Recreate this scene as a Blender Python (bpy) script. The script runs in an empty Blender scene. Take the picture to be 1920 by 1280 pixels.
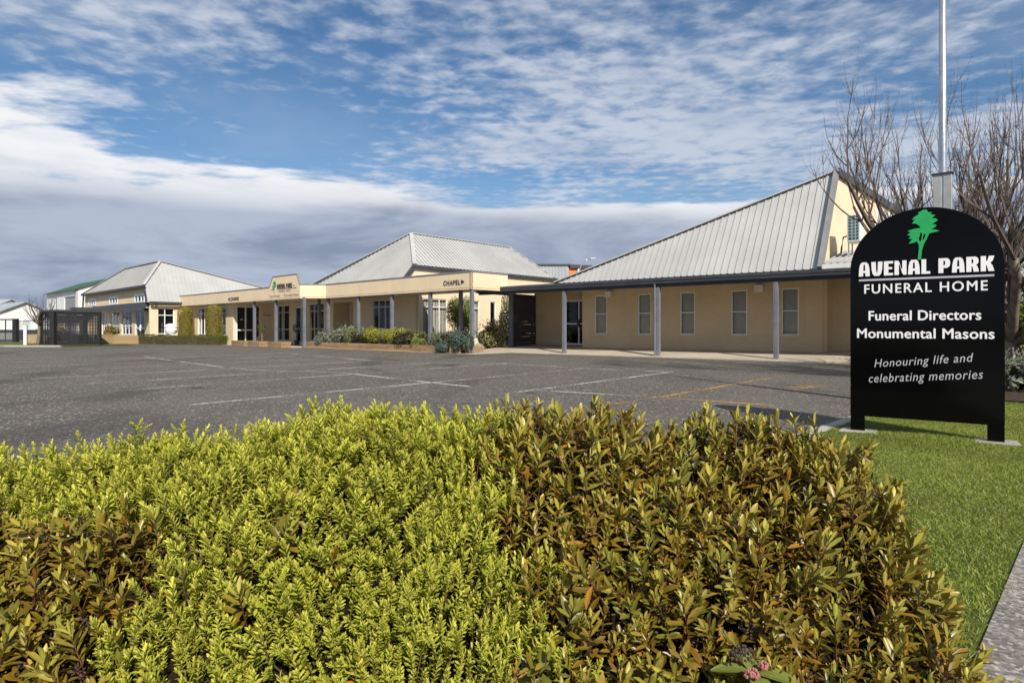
import bpy, math, random
import numpy as np
from mathutils import Vector, Matrix, Euler

R = math.radians
random.seed(7)
rng = np.random.default_rng(7)
scene = bpy.context.scene
COL = scene.collection

# ---------------------------------------------------------------- camera
cam_d = bpy.data.cameras.new('camera')
cam = bpy.data.objects.new('camera', cam_d)
COL.objects.link(cam)
cam.location = (0, 0, 1.1)
cam.rotation_euler = (R(90), 0, 0)
cam_d.sensor_width = 36.0
cam_d.lens = 21.56
cam_d.shift_y = -0.0125
cam_d.clip_start = 0.05
cam_d.clip_end = 6000
scene.camera = cam

# ---------------------------------------------------------------- light and sky
SUN_EL = 40.0
SUN_AZ = 160.7            # clockwise from +Y
world = bpy.data.worlds.new('World')
scene.world = world
world.use_nodes = True


BANK_OFF = (4.2, 2.1, 0)
COVER_OFF = (8.8, 9.9, 0)
PUFF_OFF = (7.1, 6.6, 0)


def build_sky():
    nt = world.node_tree
    n, l = nt.nodes, nt.links
    n.clear()
    out = n.new('ShaderNodeOutputWorld')
    bg = n.new('ShaderNodeBackground')
    bg.inputs['Strength'].default_value = 0.08
    sky = n.new('ShaderNodeTexSky')
    sky.sky_type = 'NISHITA'
    sky.sun_disc = False
    sky.sun_elevation = R(SUN_EL)
    sky.sun_rotation = R(SUN_AZ)
    sky.air_density = 1.0
    sky.dust_density = 0.3
    sky.ozone_density = 2.0
    tc = n.new('ShaderNodeTexCoord')
    sep = n.new('ShaderNodeSeparateXYZ')
    l.new(tc.outputs['Generated'], sep.inputs[0])

    def math_(op, a, b=None, c=None, clamp=False):
        m = n.new('ShaderNodeMath')
        m.operation = op
        m.use_clamp = clamp
        for i, v in enumerate((a, b, c)):
            if v is None:
                continue
            if isinstance(v, (int, float)):
                m.inputs[i].default_value = v
            else:
                l.new(v, m.inputs[i])
        return m.outputs[0]

    def ramp(v, lo, hi):
        m = n.new('ShaderNodeMapRange')
        m.interpolation_type = 'SMOOTHSTEP'
        l.new(v, m.inputs['Value'])
        m.inputs['From Min'].default_value = lo
        m.inputs['From Max'].default_value = hi
        return m.outputs['Result']

    def noise(vec, scale, detail, rough=0.5, dist=0.0, off=(0, 0, 0), sc=(1, 1, 1)):
        mp = n.new('ShaderNodeMapping')
        l.new(vec, mp.inputs[0])
        mp.inputs['Location'].default_value = off
        mp.inputs['Scale'].default_value = sc
        t = n.new('ShaderNodeTexNoise')
        l.new(mp.outputs[0], t.inputs['Vector'])
        t.inputs['Scale'].default_value = scale
        t.inputs['Detail'].default_value = detail
        t.inputs['Roughness'].default_value = rough
        t.inputs['Distortion'].default_value = dist
        return t.outputs['Fac']

    def mix(f, a, b):
        m = n.new('ShaderNodeMix')
        m.data_type = 'RGBA'
        l.new(f, m.inputs[0])
        for s, v in ((m.inputs[6], a), (m.inputs[7], b)):
            if isinstance(v, tuple):
                s.default_value = v + (1,)
            else:
                l.new(v, s)
        return m.outputs[2]

    z = math_('MAXIMUM', sep.outputs[2], 0.012)
    px = math_('DIVIDE', sep.outputs[0], z)
    py = math_('DIVIDE', sep.outputs[1], z)
    comb = n.new('ShaderNodeCombineXYZ')
    l.new(px, comb.inputs[0])
    l.new(py, comb.inputs[1])
    P = comb.outputs[0]
    rad = math_('SQRT', math_('ADD', math_('MULTIPLY', px, px), math_('MULTIPLY', py, py)))
    # high broken layer of small rippled clouds
    cover = noise(P, 0.42, 3, 0.5, 0.0, COVER_OFF)
    cells = noise(P, 7.5, 3, 0.5, 0.15, (0.4, 0.2, 0), (1.0, 1.1, 1))
    fine = noise(P, 20.0, 4, 0.6, 0.1, (4.4, 1.2, 0))
    big = noise(P, 1.5, 4, 0.55, 0.25, (1.2, 5.1, 0))
    s = math_('ADD', math_('MULTIPLY', cover, 1.75), math_('MULTIPLY', cells, 0.82))
    s = math_('ADD', s, math_('MULTIPLY', big, 0.36))
    s = math_('ADD', s, math_('MULTIPLY', fine, 0.26))
    high = ramp(s, 1.42, 1.86)
    high = math_('MULTIPLY', high, 0.78)
    # thin veil
    veil = math_('MULTIPLY', ramp(noise(P, 0.6, 5, 0.6, 0.4, (9.0, 3.0, 0)), 0.4, 0.75), 0.22)
    # bright bank and the grey bank below it, far off towards the horizon
    edge = noise(P, 0.55, 6, 0.55, 0.2, (7.7, 2.0, 0))
    edge2 = noise(P, 0.30, 7, 0.58, 0.1, PUFF_OFF, (1, 1.5, 1))
    bank = noise(P, 0.10, 2, 0.5, 0.0, BANK_OFF)
    r1 = math_('ADD', math_('ADD', rad, math_('MULTIPLY', edge, 2.6)), math_('MULTIPLY', bank, 14.0))
    grey = math_('MULTIPLY', ramp(r1, 12.7, 14.6), 0.94)
    r2 = math_('ADD', math_('MINIMUM', rad, 6.0), math_('MULTIPLY', edge2, 9.0))
    puff = ramp(r2, 8.9, 9.5)
    tone = noise(tc.outputs['Generated'], 3.2, 7, 0.6, 0.5, (1.0, 4.0, 0), (1, 1, 4.5))
    tone = ramp(tone, 0.33, 0.66)
    c_high = mix(ramp(math_('ADD', math_('MULTIPLY', big, 0.6), math_('MULTIPLY', cells, 0.4)), 0.36, 0.62), (4.2, 4.8, 6.0), (6.0, 6.4, 7.2))
    c_grey = mix(tone, (1.9, 2.45, 3.6), (3.9, 4.5, 5.7))
    c_puff = mix(ramp(edge, 0.3, 0.55), (6.3, 6.6, 7.3), (8.3, 8.4, 8.6))
    hs = n.new('ShaderNodeHueSaturation')
    hs.inputs['Saturation'].default_value = 1.2
    hs.inputs['Value'].default_value = 0.95
    l.new(sky.outputs[0], hs.inputs['Color'])
    blue = mix(veil, hs.outputs[0], (5.5, 6.2, 7.2))
    col = mix(high, blue, c_high)
    col = mix(puff, col, c_puff)
    col = mix(grey, col, c_grey)
    l.new(col, bg.inputs['Color'])
    l.new(bg.outputs[0], out.inputs[0])


build_sky()
sun_d = bpy.data.lights.new('sun', 'SUN')
sun_d.energy = 4.4
sun_d.angle = R(0.53)
sun_d.color = (1.0, 0.93, 0.82)
sun = bpy.data.objects.new('sun', sun_d)
COL.objects.link(sun)
_az = R(SUN_AZ)
_dir = Vector((math.sin(_az) * math.cos(R(SUN_EL)), math.cos(_az) * math.cos(R(SUN_EL)), math.sin(R(SUN_EL))))
sun.rotation_euler = _dir.to_track_quat('Z', 'Y').to_euler()
sun.location = (20, -40, 40)
vs = scene.view_settings
vs.view_transform = 'Standard'
vs.look = 'None'
vs.exposure = 0.45
vs.gamma = 1.0
vs.use_curve_mapping = False

# ---------------------------------------------------------------- materials
MATS = {}


class NG:
    """small node-graph helper"""

    def __init__(self, name):
        self.m = bpy.data.materials.new(name)
        self.m.use_nodes = True
        self.n = self.m.node_tree.nodes
        self.l = self.m.node_tree.links
        self.b = self.n['Principled BSDF']
        self.out = self.n['Material Output']
        self.tc = self.n.new('ShaderNodeTexCoord')
        self.geo = self.n.new('ShaderNodeNewGeometry')
        self.pos = self.geo.outputs['Position']
        self.obj = self.tc.outputs['Object']

    def noise(self, vec, scale, detail=4, rough=0.55, sc=None, dist=0.0):
        if sc:
            mp = self.n.new('ShaderNodeMapping')
            mp.inputs['Scale'].default_value = sc
            self.l.new(vec, mp.inputs[0])
            vec = mp.outputs[0]
        t = self.n.new('ShaderNodeTexNoise')
        self.l.new(vec, t.inputs['Vector'])
        t.inputs['Scale'].default_value = scale
        t.inputs['Detail'].default_value = detail
        t.inputs['Roughness'].default_value = rough
        t.inputs['Distortion'].default_value = dist
        return t.outputs['Fac']

    def voronoi(self, vec, scale, feature='F1', out='Distance'):
        t = self.n.new('ShaderNodeTexVoronoi')
        t.feature = feature
        self.l.new(vec, t.inputs['Vector'])
        t.inputs['Scale'].default_value = scale
        return t.outputs[out]

    def ramp(self, v, lo, hi, a=0.0, b=1.0):
        m = self.n.new('ShaderNodeMapRange')
        m.interpolation_type = 'SMOOTHSTEP'
        self.l.new(v, m.inputs['Value'])
        for k, x in (('From Min', lo), ('From Max', hi), ('To Min', a), ('To Max', b)):
            m.inputs[k].default_value = x
        return m.outputs['Result']

    def mix(self, f, a, b, mode='MIX'):
        m = self.n.new('ShaderNodeMix')
        m.data_type = 'RGBA'
        m.blend_type = mode
        if isinstance(f, (int, float)):
            m.inputs[0].default_value = f
        else:
            self.l.new(f, m.inputs[0])
        for s, v in ((m.inputs[6], a), (m.inputs[7], b)):
            if isinstance(v, tuple):
                s.default_value = v + (1,)
            else:
                self.l.new(v, s)
        return m.outputs[2]

    def math(self, op, a, b):
        m = self.n.new('ShaderNodeMath')
        m.operation = op
        for i, v in enumerate((a, b)):
            if isinstance(v, (int, float)):
                m.inputs[i].default_value = v
            else:
                self.l.new(v, m.inputs[i])
        return m.outputs[0]

    def set(self, col=None, rough=None, spec=None, metal=None):
        for k, v in (('Base Color', col), ('Roughness', rough), ('Specular IOR Level', spec), ('Metallic', metal)):
            if v is None:
                continue
            if isinstance(v, tuple):
                self.b.inputs[k].default_value = v + (1,)
            elif isinstance(v, (int, float)):
                self.b.inputs[k].default_value = v
            else:
                self.l.new(v, self.b.inputs[k])

    def bump(self, h, strength=0.3, dist=0.01):
        b = self.n.new('ShaderNodeBump')
        b.inputs['Strength'].default_value = strength
        b.inputs['Distance'].default_value = dist
        self.l.new(h, b.inputs['Height'])
        self.l.new(b.outputs[0], self.b.inputs['Normal'])


def mat_plain(name, col, rough=0.5, var=0.12, scale=3.0, spec=0.5, metal=0.0, bump=0.0, bscale=60.0):
    g = NG(name)
    v = g.noise(g.obj, scale, 5)
    dark = tuple(c * (1 - var) for c in col)
    light = tuple(min(1, c * (1 + var)) for c in col)
    g.set(g.mix(g.ramp(v, 0.3, 0.7), dark, light), None, spec, metal)
    g.set(rough=g.ramp(g.noise(g.obj, scale * 4, 3), 0.2, 0.8, max(0.02, rough * 0.85), min(1, rough * 1.15)))
    if bump:
        g.bump(g.noise(g.obj, bscale, 4), bump, 0.004)
    MATS[name] = g.m
    return g.m


def mat_render():
    g = NG('cream_render')
    v = g.noise(g.obj, 0.9, 6, 0.6)
    c = g.mix(g.ramp(v, 0.3, 0.7), (0.71, 0.57, 0.385), (0.77, 0.625, 0.43))
    streak = g.noise(g.obj, 1.2, 5, 0.6, (3.0, 3.0, 0.25))
    c = g.mix(g.ramp(streak, 0.55, 0.8, 0.0, 0.22), c, (0.36, 0.28, 0.19))
    g.set(c, 0.85, 0.2)
    g.bump(g.noise(g.obj, 45, 5, 0.7), 0.35, 0.006)
    MATS['cream'] = g.m


def mat_block():
    g = NG('cream_block')
    v = g.noise(g.obj, 0.9, 6, 0.6)
    c = g.mix(g.ramp(v, 0.3, 0.7), (0.60, 0.465, 0.285), (0.66, 0.52, 0.33))
    streak = g.noise(g.obj, 1.2, 5, 0.6, (3.0, 3.0, 0.25))
    c = g.mix(g.ramp(streak, 0.55, 0.8, 0.0, 0.25), c, (0.34, 0.26, 0.17))
    t = g.n.new('ShaderNodeTexBrick')
    mp = g.n.new('ShaderNodeMapping')
    mp.inputs['Rotation'].default_value = (R(90), 0, 0)
    g.l.new(g.obj, mp.inputs[0])
    g.l.new(mp.outputs[0], t.inputs['Vector'])
    t.inputs['Scale'].default_value = 1.0
    t.inputs['Brick Width'].default_value = 0.29
    t.inputs['Row Height'].default_value = 0.09
    t.inputs['Mortar Size'].default_value = 0.007
    t.inputs['Mortar Smooth'].default_value = 0.4
    for k, q in (('Color1', 1.0), ('Color2', 0.88), ('Mortar', 0.45)):
        t.inputs[k].default_value = (q, q, q, 1)
    c = g.mix(0.28, c, t.outputs['Color'], 'MULTIPLY')
    g.set(c, 0.8, 0.25)
    ht = g.math('ADD', g.math('MULTIPLY', t.outputs['Fac'], -1.0), g.math('MULTIPLY', g.noise(g.obj, 40, 4, 0.7), 0.5))
    g.bump(ht, 0.5, 0.008)
    MATS['cream_block'] = g.m


def mat_roof():
    g = NG('roof_steel')
    v = g.noise(g.obj, 0.5, 5, 0.6)
    c = g.mix(g.ramp(v, 0.3, 0.7), (0.36, 0.365, 0.355), (0.42, 0.425, 0.415))
    s = g.noise(g.obj, 2.2, 6, 0.65, (4.0, 0.35, 0.35))
    c = g.mix(g.ramp(s, 0.52, 0.78, 0.0, 0.14), c, (0.24, 0.24, 0.225))
    sp = g.noise(g.obj, 30, 3, 0.6)
    c = g.mix(g.ramp(sp, 0.70, 0.76, 0.0, 0.22), c, (0.28, 0.26, 0.22))
    g.set(c, 0.62, 0.3)
    MATS['roof'] = g.m


def mat_asphalt():
    g = NG('asphalt')
    P = g.pos
    stone = g.voronoi(P, 85, 'F1', 'Color')
    sepc = g.n.new('ShaderNodeSeparateColor')
    g.l.new(stone, sepc.inputs[0])
    tone = g.ramp(sepc.outputs[0], 0.0, 1.0)
    c = g.mix(tone, (0.036, 0.032, 0.027), (0.145, 0.128, 0.106))
    # scattered pale chips, of two sizes
    for sc, lo, amt, colr in ((44, 0.70, 0.85, (0.42, 0.39, 0.33)), (21, 0.80, 0.9, (0.52, 0.48, 0.41)), (23, 0.80, 0.8, (0.018, 0.016, 0.014))):
        vo = g.voronoi(P, sc, 'F1', 'Color')
        s2 = g.n.new('ShaderNodeSeparateColor')
        g.l.new(vo, s2.inputs[0])
        d = g.voronoi(P, sc, 'F1', 'Distance')
        chip = g.math('MULTIPLY', g.ramp(s2.outputs[1 if colr[0] > 0.1 else 2], lo, lo + 0.05), g.ramp(d, 0.22, 0.42, 1.0, 0.0))
        c = g.mix(g.math('MULTIPLY', chip, amt), c, colr)
    wear = g.noise(P, 0.35, 6, 0.6, (1, 1, 1), 0.6)
    c = g.mix(g.ramp(wear, 0.42, 0.68, 0.0, 0.35), c, (0.150, 0.132, 0.110))
    dark = g.noise(P, 0.22, 5, 0.62, (1.7, 0.75, 1), 0.8)
    c = g.mix(g.ramp(dark, 0.52, 0.66, 0.0, 0.6), c, (0.040, 0.036, 0.032))
    oil = g.noise(P, 0.75, 3, 0.5, (1, 1, 1), 0.3)
    c = g.mix(g.ramp(oil, 0.66, 0.73, 0.0, 0.75), c, (0.018, 0.017, 0.017))
    lich = g.noise(P, 1.3, 6, 0.7)
    c = g.mix(g.ramp(lich, 0.6, 0.75, 0.0, 0.2), c, (0.13, 0.105, 0.055))
    g.set(c, 0.8, 0.35)
    g.bump(g.voronoi(P, 85, 'F1', 'Distance'), 0.6, 0.008)
    MATS['asphalt'] = g.m


def mat_paint(name, col):
    g = NG(name)
    P = g.pos
    w = g.noise(P, 16, 6, 0.75)
    w2 = g.noise(P, 0.8, 4, 0.6)
    wear = g.math('ADD', g.ramp(w, 0.3, 0.7), g.ramp(w2, 0.35, 0.65, -0.25, 0.35))
    g.set(col, 0.8, 0.3)
    tr = g.n.new('ShaderNodeBsdfTransparent')
    mx = g.n.new('ShaderNodeMixShader')
    g.l.new(g.ramp(wear, 0.25, 0.85, 0.05, 0.88), mx.inputs[0])
    g.l.new(tr.outputs[0], mx.inputs[1])
    g.l.new(g.b.outputs[0], mx.inputs[2])
    g.l.new(mx.outputs[0], g.out.inputs[0])
    MATS[name] = g.m


def mat_concrete(name, a, b, scale=0.8, grit=110, amt=0.45):
    g = NG(name)
    v = g.noise(g.pos, scale, 7, 0.62)
    c = g.mix(g.ramp(v, 0.3, 0.7), a, b)
    sp = g.voronoi(g.pos, grit, 'F1', 'Color')
    s2 = g.n.new('ShaderNodeSeparateColor')
    g.l.new(sp, s2.inputs[0])
    c = g.mix(g.ramp(s2.outputs[0], 0.0, 1.0, 0.0, amt), c, tuple(x * 0.45 for x in a))
    c = g.mix(g.ramp(s2.outputs[1], 0.75, 0.95, 0.0, amt), c, tuple(min(1, x * 1.5) for x in b))
    st = g.noise(g.pos, 2.5, 6, 0.7)
    c = g.mix(g.ramp(st, 0.58, 0.75, 0.0, 0.45), c, tuple(x * 0.5 for x in a))
    g.set(c, 0.85, 0.25)
    g.bump(g.noise(g.pos, 160, 4, 0.7), 0.5, 0.004)
    MATS[name] = g.m


def mat_glass():
    g = NG('window_glass')
    gl = g.n.new('ShaderNodeBsdfGlossy')
    gl.inputs['Roughness'].default_value = 0.02
    gl.inputs['Color'].default_value = (0.9, 0.95, 1.0, 1)
    tr = g.n.new('ShaderNodeBsdfTransparent')
    tr.inputs['Color'].default_value = (0.9, 0.92, 0.92, 1)
    fr = g.n.new('ShaderNodeFresnel')
    fr.inputs['IOR'].default_value = 1.55
    wob = g.noise(g.obj, 1.6, 2)
    bp = g.n.new('ShaderNodeBump')
    bp.inputs['Strength'].default_value = 0.05
    bp.inputs['Distance'].default_value = 0.03
    g.l.new(wob, bp.inputs['Height'])
    g.l.new(bp.outputs[0], gl.inputs['Normal'])
    mx = g.n.new('ShaderNodeMixShader')
    front_only = g.math('SUBTRACT', 1.0, g.geo.outputs['Backfacing'])
    g.l.new(g.math('MULTIPLY', g.math('ADD', g.math('MULTIPLY', fr.outputs[0], 0.75), 0.0), front_only), mx.inputs[0])
    g.l.new(tr.outputs[0], mx.inputs[1])
    g.l.new(gl.outputs[0], mx.inputs[2])
    g.l.new(mx.outputs[0], g.out.inputs[0])
    MATS['glass'] = g.m


def mat_leaf(name, rough=0.4, trans=0.35, spec=0.5, satur=1.0):
    g = NG(name)
    at = g.n.new('ShaderNodeAttribute')
    at.attribute_name = 'Col'
    v = g.noise(g.obj, 140, 2)
    c = g.mix(g.ramp(v, 0.2, 0.8, 0.0, 0.35), at.outputs['Color'], g.mix(1.0, at.outputs['Color'], (0.55, 0.6, 0.5), 'MULTIPLY'))
    g.set(c, rough, spec)
    tl = g.n.new('ShaderNodeBsdfTranslucent')
    g.l.new(c, tl.inputs['Color'])
    mx = g.n.new('ShaderNodeMixShader')
    mx.inputs[0].default_value = trans
    g.l.new(g.b.outputs[0], mx.inputs[1])
    g.l.new(tl.outputs[0], mx.inputs[2])
    g.l.new(mx.outputs[0], g.out.inputs[0])
    MATS[name] = g.m


def mat_ground(name, a, b, scale=1.0):
    g = NG(name)
    v = g.noise(g.pos, scale, 8, 0.65)
    c = g.mix(g.ramp(v, 0.3, 0.7), a, b)
    f = g.noise(g.pos, 60, 5, 0.75)
    c = g.mix(g.ramp(f, 0.35, 0.75, 0.0, 0.6), c, tuple(x * 0.4 for x in a))
    g.set(c, 0.95, 0.1)
    g.bump(f, 0.8, 0.02)
    MATS[name] = g.m


def mat_timber():
    g = NG('timber')
    v = g.noise(g.obj, 1.5, 6, 0.6, (0.7, 7.0, 7.0))
    c = g.mix(g.ramp(v, 0.3, 0.7), (0.20, 0.125, 0.065), (0.38, 0.25, 0.135))
    w = g.noise(g.obj, 2.2, 5, 0.6)
    c = g.mix(g.ramp(w, 0.5, 0.75, 0.0, 0.5), c, (0.24, 0.19, 0.14))
    g.set(c, 0.8, 0.25)
    g.bump(v, 0.4, 0.01)
    MATS['timber'] = g.m


def mat_bark(name, a, b):
    g = NG(name)
    v = g.noise(g.obj, 9, 6, 0.65, (1, 1, 0.35))
    c = g.mix(g.ramp(v, 0.3, 0.7), a, b)
    l2 = g.noise(g.obj, 2.5, 5, 0.6)
    c = g.mix(g.ramp(l2, 0.55, 0.7, 0.0, 0.5), c, (0.30, 0.29, 0.25))
    g.set(c, 0.85, 0.2)
    g.bump(v, 0.5, 0.01)
    MATS[name] = g.m


mat_render(); mat_block(); mat_roof(); mat_asphalt(); mat_glass(); mat_timber()
mat_paint('white_paint', (0.66, 0.65, 0.62))
mat_paint('orange_paint', (0.62, 0.30, 0.05))
mat_concrete('slab', (0.40, 0.345, 0.27), (0.50, 0.44, 0.35))
mat_concrete('kerb', (0.33, 0.31, 0.27), (0.44, 0.42, 0.37), 1.5)
mat_concrete('path', (0.19, 0.175, 0.155), (0.30, 0.275, 0.245), 1.6, 75, 0.8)
mat_bark('bark', (0.11, 0.085, 0.065), (0.27, 0.225, 0.18))
mat_bark('twig', (0.060, 0.043, 0.037), (0.125, 0.095, 0.080))
mat_ground('soil', (0.055, 0.04, 0.028), (0.09, 0.065, 0.045), 5)
mat_ground('litter_shade', (0.018, 0.014, 0.008), (0.035, 0.026, 0.015), 9)  # dead leaves and twigs, coloured near-black to paint shade deep between shoots
mat_ground('turf', (0.075, 0.11, 0.022), (0.13, 0.155, 0.04), 1.2)
mat_ground('far_ground', (0.09, 0.10, 0.05), (0.14, 0.14, 0.08), 0.1)
mat_plain('dark_trim', (0.045, 0.048, 0.056), 0.45, 0.15, 2)
mat_plain('grey_cap', (0.21, 0.21, 0.215), 0.5, 0.1, 2)
mat_plain('post_grey', (0.155, 0.165, 0.19), 0.5, 0.12, 3)
mat_plain('dark_boards', (0.05, 0.052, 0.06), 0.6, 0.2, 2)
mat_plain('white_frame', (0.78, 0.79, 0.80), 0.4, 0.05, 4)
mat_plain('soffit', (0.62, 0.56, 0.46), 0.8, 0.06, 2)
mat_plain('interior', (0.06, 0.055, 0.05), 0.9, 0.3, 1)
mat_plain('curtain', (0.52, 0.46, 0.36), 0.9, 0.12, 5)
mat_plain('blind', (0.70, 0.60, 0.42), 0.7, 0.06, 5)
mat_plain('sign_black', (0.0025, 0.0025, 0.0027), 0.09, 0.1, 3, 0.15)
mat_plain('sign_edge', (0.02, 0.035, 0.035), 0.3, 0.1, 3)
mat_plain('letter_white', (0.78, 0.78, 0.79), 0.5, 0.03, 3)
mat_plain('letter_silver', (0.42, 0.42, 0.46), 0.45, 0.05, 3)
mat_plain('letter_dark', (0.03, 0.028, 0.03), 0.5, 0.1, 3)
mat_plain('emblem_green', (0.012, 0.33, 0.085), 0.45, 0.06, 8)
mat_plain('galvanised', (0.46, 0.48, 0.50), 0.32, 0.12, 6, 0.5, 0.75)
mat_plain('sleeve_grey', (0.42, 0.42, 0.41), 0.45, 0.1, 5, 0.5, 0.4)
mat_plain('appliance', (0.70, 0.69, 0.64), 0.5, 0.06, 5)
mat_plain('grille', (0.03, 0.10, 0.12), 0.4, 0.2, 5)
mat_plain('barn_white', (0.74, 0.73, 0.70), 0.7, 0.08, 0.6)
mat_plain('barn_green', (0.04, 0.115, 0.07), 0.5, 0.15, 0.6)
mat_plain('shutter_grey', (0.26, 0.27, 0.28), 0.5, 0.1, 1)
mat_plain('iron_grey', (0.33, 0.35, 0.37), 0.5, 0.12, 0.8)
mat_plain('orange_wall', (0.62, 0.20, 0.05), 0.6, 0.1, 1)
mat_plain('dark_cladding', (0.09, 0.09, 0.10), 0.5, 0.15, 0.7)
mat_plain('brick_tan', (0.42, 0.30, 0.16), 0.85, 0.25, 12, 0.2)
mat_plain('black_slat', (0.018, 0.018, 0.02), 0.5, 0.2, 3)
mat_plain('urn_white', (0.80, 0.80, 0.79), 0.5, 0.04, 3)
mat_plain('stone', (0.30, 0.28, 0.25), 0.9, 0.25, 9, 0.2, 0, 0.5, 30)
mat_plain('pink_bud', (0.30, 0.105, 0.095), 0.6, 0.25, 60)
mat_plain('dark_bud', (0.055, 0.032, 0.025), 0.7, 0.3, 60)
mat_plain('paper', (0.8, 0.8, 0.78), 0.7, 0.05, 5)
mat_plain('stem_brown', (0.09, 0.055, 0.035), 0.8, 0.3, 30)
mat_leaf('leaf_gloss', 0.36, 0.12, 0.4)
mat_leaf('leaf_soft', 0.48, 0.28, 0.35)
mat_leaf('leaf_matt', 0.65, 0.3, 0.25)

# ---------------------------------------------------------------- mesh helpers


def link_mesh(name, me, mat=None, parent=None, kind=None):
    o = bpy.data.objects.new(name, me)
    COL.objects.link(o)
    if mat and not me.materials:
        me.materials.append(MATS[mat])
    if parent is not None:
        o.parent = parent
    if kind:
        o['kind'] = kind
    return o


def np_mesh(name, V, F, C=None, smooth=False):
    """V (n,3), F (m,3) or (m,4) int, C (n,3) colours"""
    me = bpy.data.meshes.new(name)
    V = np.asarray(V, np.float32)
    F = np.asarray(F, np.int32)
    k = F.shape[1]
    me.vertices.add(len(V))
    me.vertices.foreach_set('co', V.ravel())
    me.loops.add(F.size)
    me.loops.foreach_set('vertex_index', F.ravel())
    me.polygons.add(len(F))
    me.polygons.foreach_set('loop_start', np.arange(0, F.size, k, dtype=np.int32))
    me.polygons.foreach_set('loop_total', np.full(len(F), k, np.int32))
    if C is not None:
        at = me.color_attributes.new('Col', 'FLOAT_COLOR', 'POINT')
        c4 = np.ones((len(V), 4), np.float32)
        c4[:, :3] = C
        at.data.foreach_set('color', c4.ravel())
    me.update(calc_edges=True)
    if smooth:
        me.polygons.foreach_set('use_smooth', np.ones(len(F), bool))
    me.validate()
    return me


class MB:
    """collects shapes; build() links them as one mesh object"""

    def __init__(self):
        self.v = []
        self.f = []

    def add(self, vs, fs):
        o = len(self.v)
        self.v.extend([tuple(p) for p in vs])
        self.f.extend([tuple(i + o for i in q) for q in fs])
        return self

    def box(self, x0, x1, y0, y1, z0, z1, mp=None):
        p = [(x0, y0, z0), (x1, y0, z0), (x1, y1, z0), (x0, y1, z0), (x0, y0, z1), (x1, y0, z1), (x1, y1, z1), (x0, y1, z1)]
        if mp:
            p = [mp(*q) for q in p]
        return self.add(p, [(0, 3, 2, 1), (4, 5, 6, 7), (0, 1, 5, 4), (1, 2, 6, 5), (2, 3, 7, 6), (3, 0, 4, 7)])

    def prism(self, poly, off):
        """closed polygon (list of 3D points) extruded by vector off"""
        n = len(poly)
        a = [Vector(p) for p in poly]
        b = [p + Vector(off) for p in a]
        fs = [tuple(range(n))[::-1], tuple(range(n, 2 * n))]
        for i in range(n):
            j = (i + 1) % n
            fs.append((i, j, n + j, n + i))
        return self.add(a + b, fs)

    def bar(self, p, q, w, t, up=(0, 0, 1)):
        """rectangular bar from p to q, width w across, thickness t along up"""
        p, q, up = Vector(p), Vector(q), Vector(up)
        d = (q - p).normalized()
        s = d.cross(up).normalized() * (w / 2)
        u = s.cross(d).normalized() * (t / 2)
        c = [-s - u, s - u, s + u, -s + u]
        return self.add([p + x for x in c] + [q + x for x in c],
                        [(0, 3, 2, 1), (4, 5, 6, 7), (0, 1, 5, 4), (1, 2, 6, 5), (2, 3, 7, 6), (3, 0, 4, 7)])

    def tube(self, pts, rad, n=8, cap=True):
        pts = [Vector(p) for p in pts]
        if not isinstance(rad, (list, tuple)):
            rad = [rad] * len(pts)
        o = len(self.v)
        ref = Vector((0.3, 0.2, 1)) if abs((pts[1] - pts[0]).normalized().z) < 0.9 else Vector((1, 0.1, 0))
        for i, p in enumerate(pts):
            d = (pts[min(i + 1, len(pts) - 1)] - pts[max(i - 1, 0)]).normalized()
            s = d.cross(ref).normalized()
            u = s.cross(d)
            for k in range(n):
                a = 2 * math.pi * k / n
                self.v.append(tuple(p + (s * math.cos(a) + u * math.sin(a)) * rad[i]))
        for i in range(len(pts) - 1):
            for k in range(n):
                k2 = (k + 1) % n
                self.f.append((o + i * n + k, o + i * n + k2, o + (i + 1) * n + k2, o + (i + 1) * n + k))
        if cap:
            self.f.append(tuple(o + k for k in range(n))[::-1])
            self.f.append(tuple(o + (len(pts) - 1) * n + k for k in range(n)))
        return self

    def lathe(self, prof, c=(0, 0, 0), n=20):
        o = len(self.v)
        for r, z in prof:
            for k in range(n):
                a = 2 * math.pi * k / n
                self.v.append((c[0] + r * math.cos(a), c[1] + r * math.sin(a), c[2] + z))
        for i in range(len(prof) - 1):
            for k in range(n):
                k2 = (k + 1) % n
                self.f.append((o + i * n + k, o + i * n + k2, o + (i + 1) * n + k2, o + (i + 1) * n + k))
        self.f.append(tuple(o + k for k in range(n))[::-1])
        self.f.append(tuple(o + (len(prof) - 1) * n + k for k in range(n)))
        return self

    def mesh(self, name, smooth=False):
        me = bpy.data.meshes.new(name)
        me.from_pydata(self.v, [], self.f)
        me.update()
        if smooth:
            me.polygons.foreach_set('use_smooth', np.ones(len(me.polygons), bool))
        return me

    def build(self, name, mat, parent=None, bevel=0.0, smooth=False, kind=None, label=None):
        o = link_mesh(name, self.mesh(name, smooth), mat, parent, kind)
        if bevel:
            b = o.modifiers.new('bevel', 'BEVEL')
            b.width = bevel
            b.segments = 2
            b.limit_method = 'ANGLE'
        if label:
            o['label'] = label
        return o


def empty(name, loc, rz, label, cat, group=None):
    o = bpy.data.objects.new(name, None)
    COL.objects.link(o)
    o.location = loc
    o.rotation_euler = (0, 0, rz)
    o.empty_display_size = 0.2
    tag(o, label, cat, group)
    return o


def tag(o, label, cat, group=None):
    o['label'] = label
    o['category'] = cat
    if group:
        o['group'] = group
    return o


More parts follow.
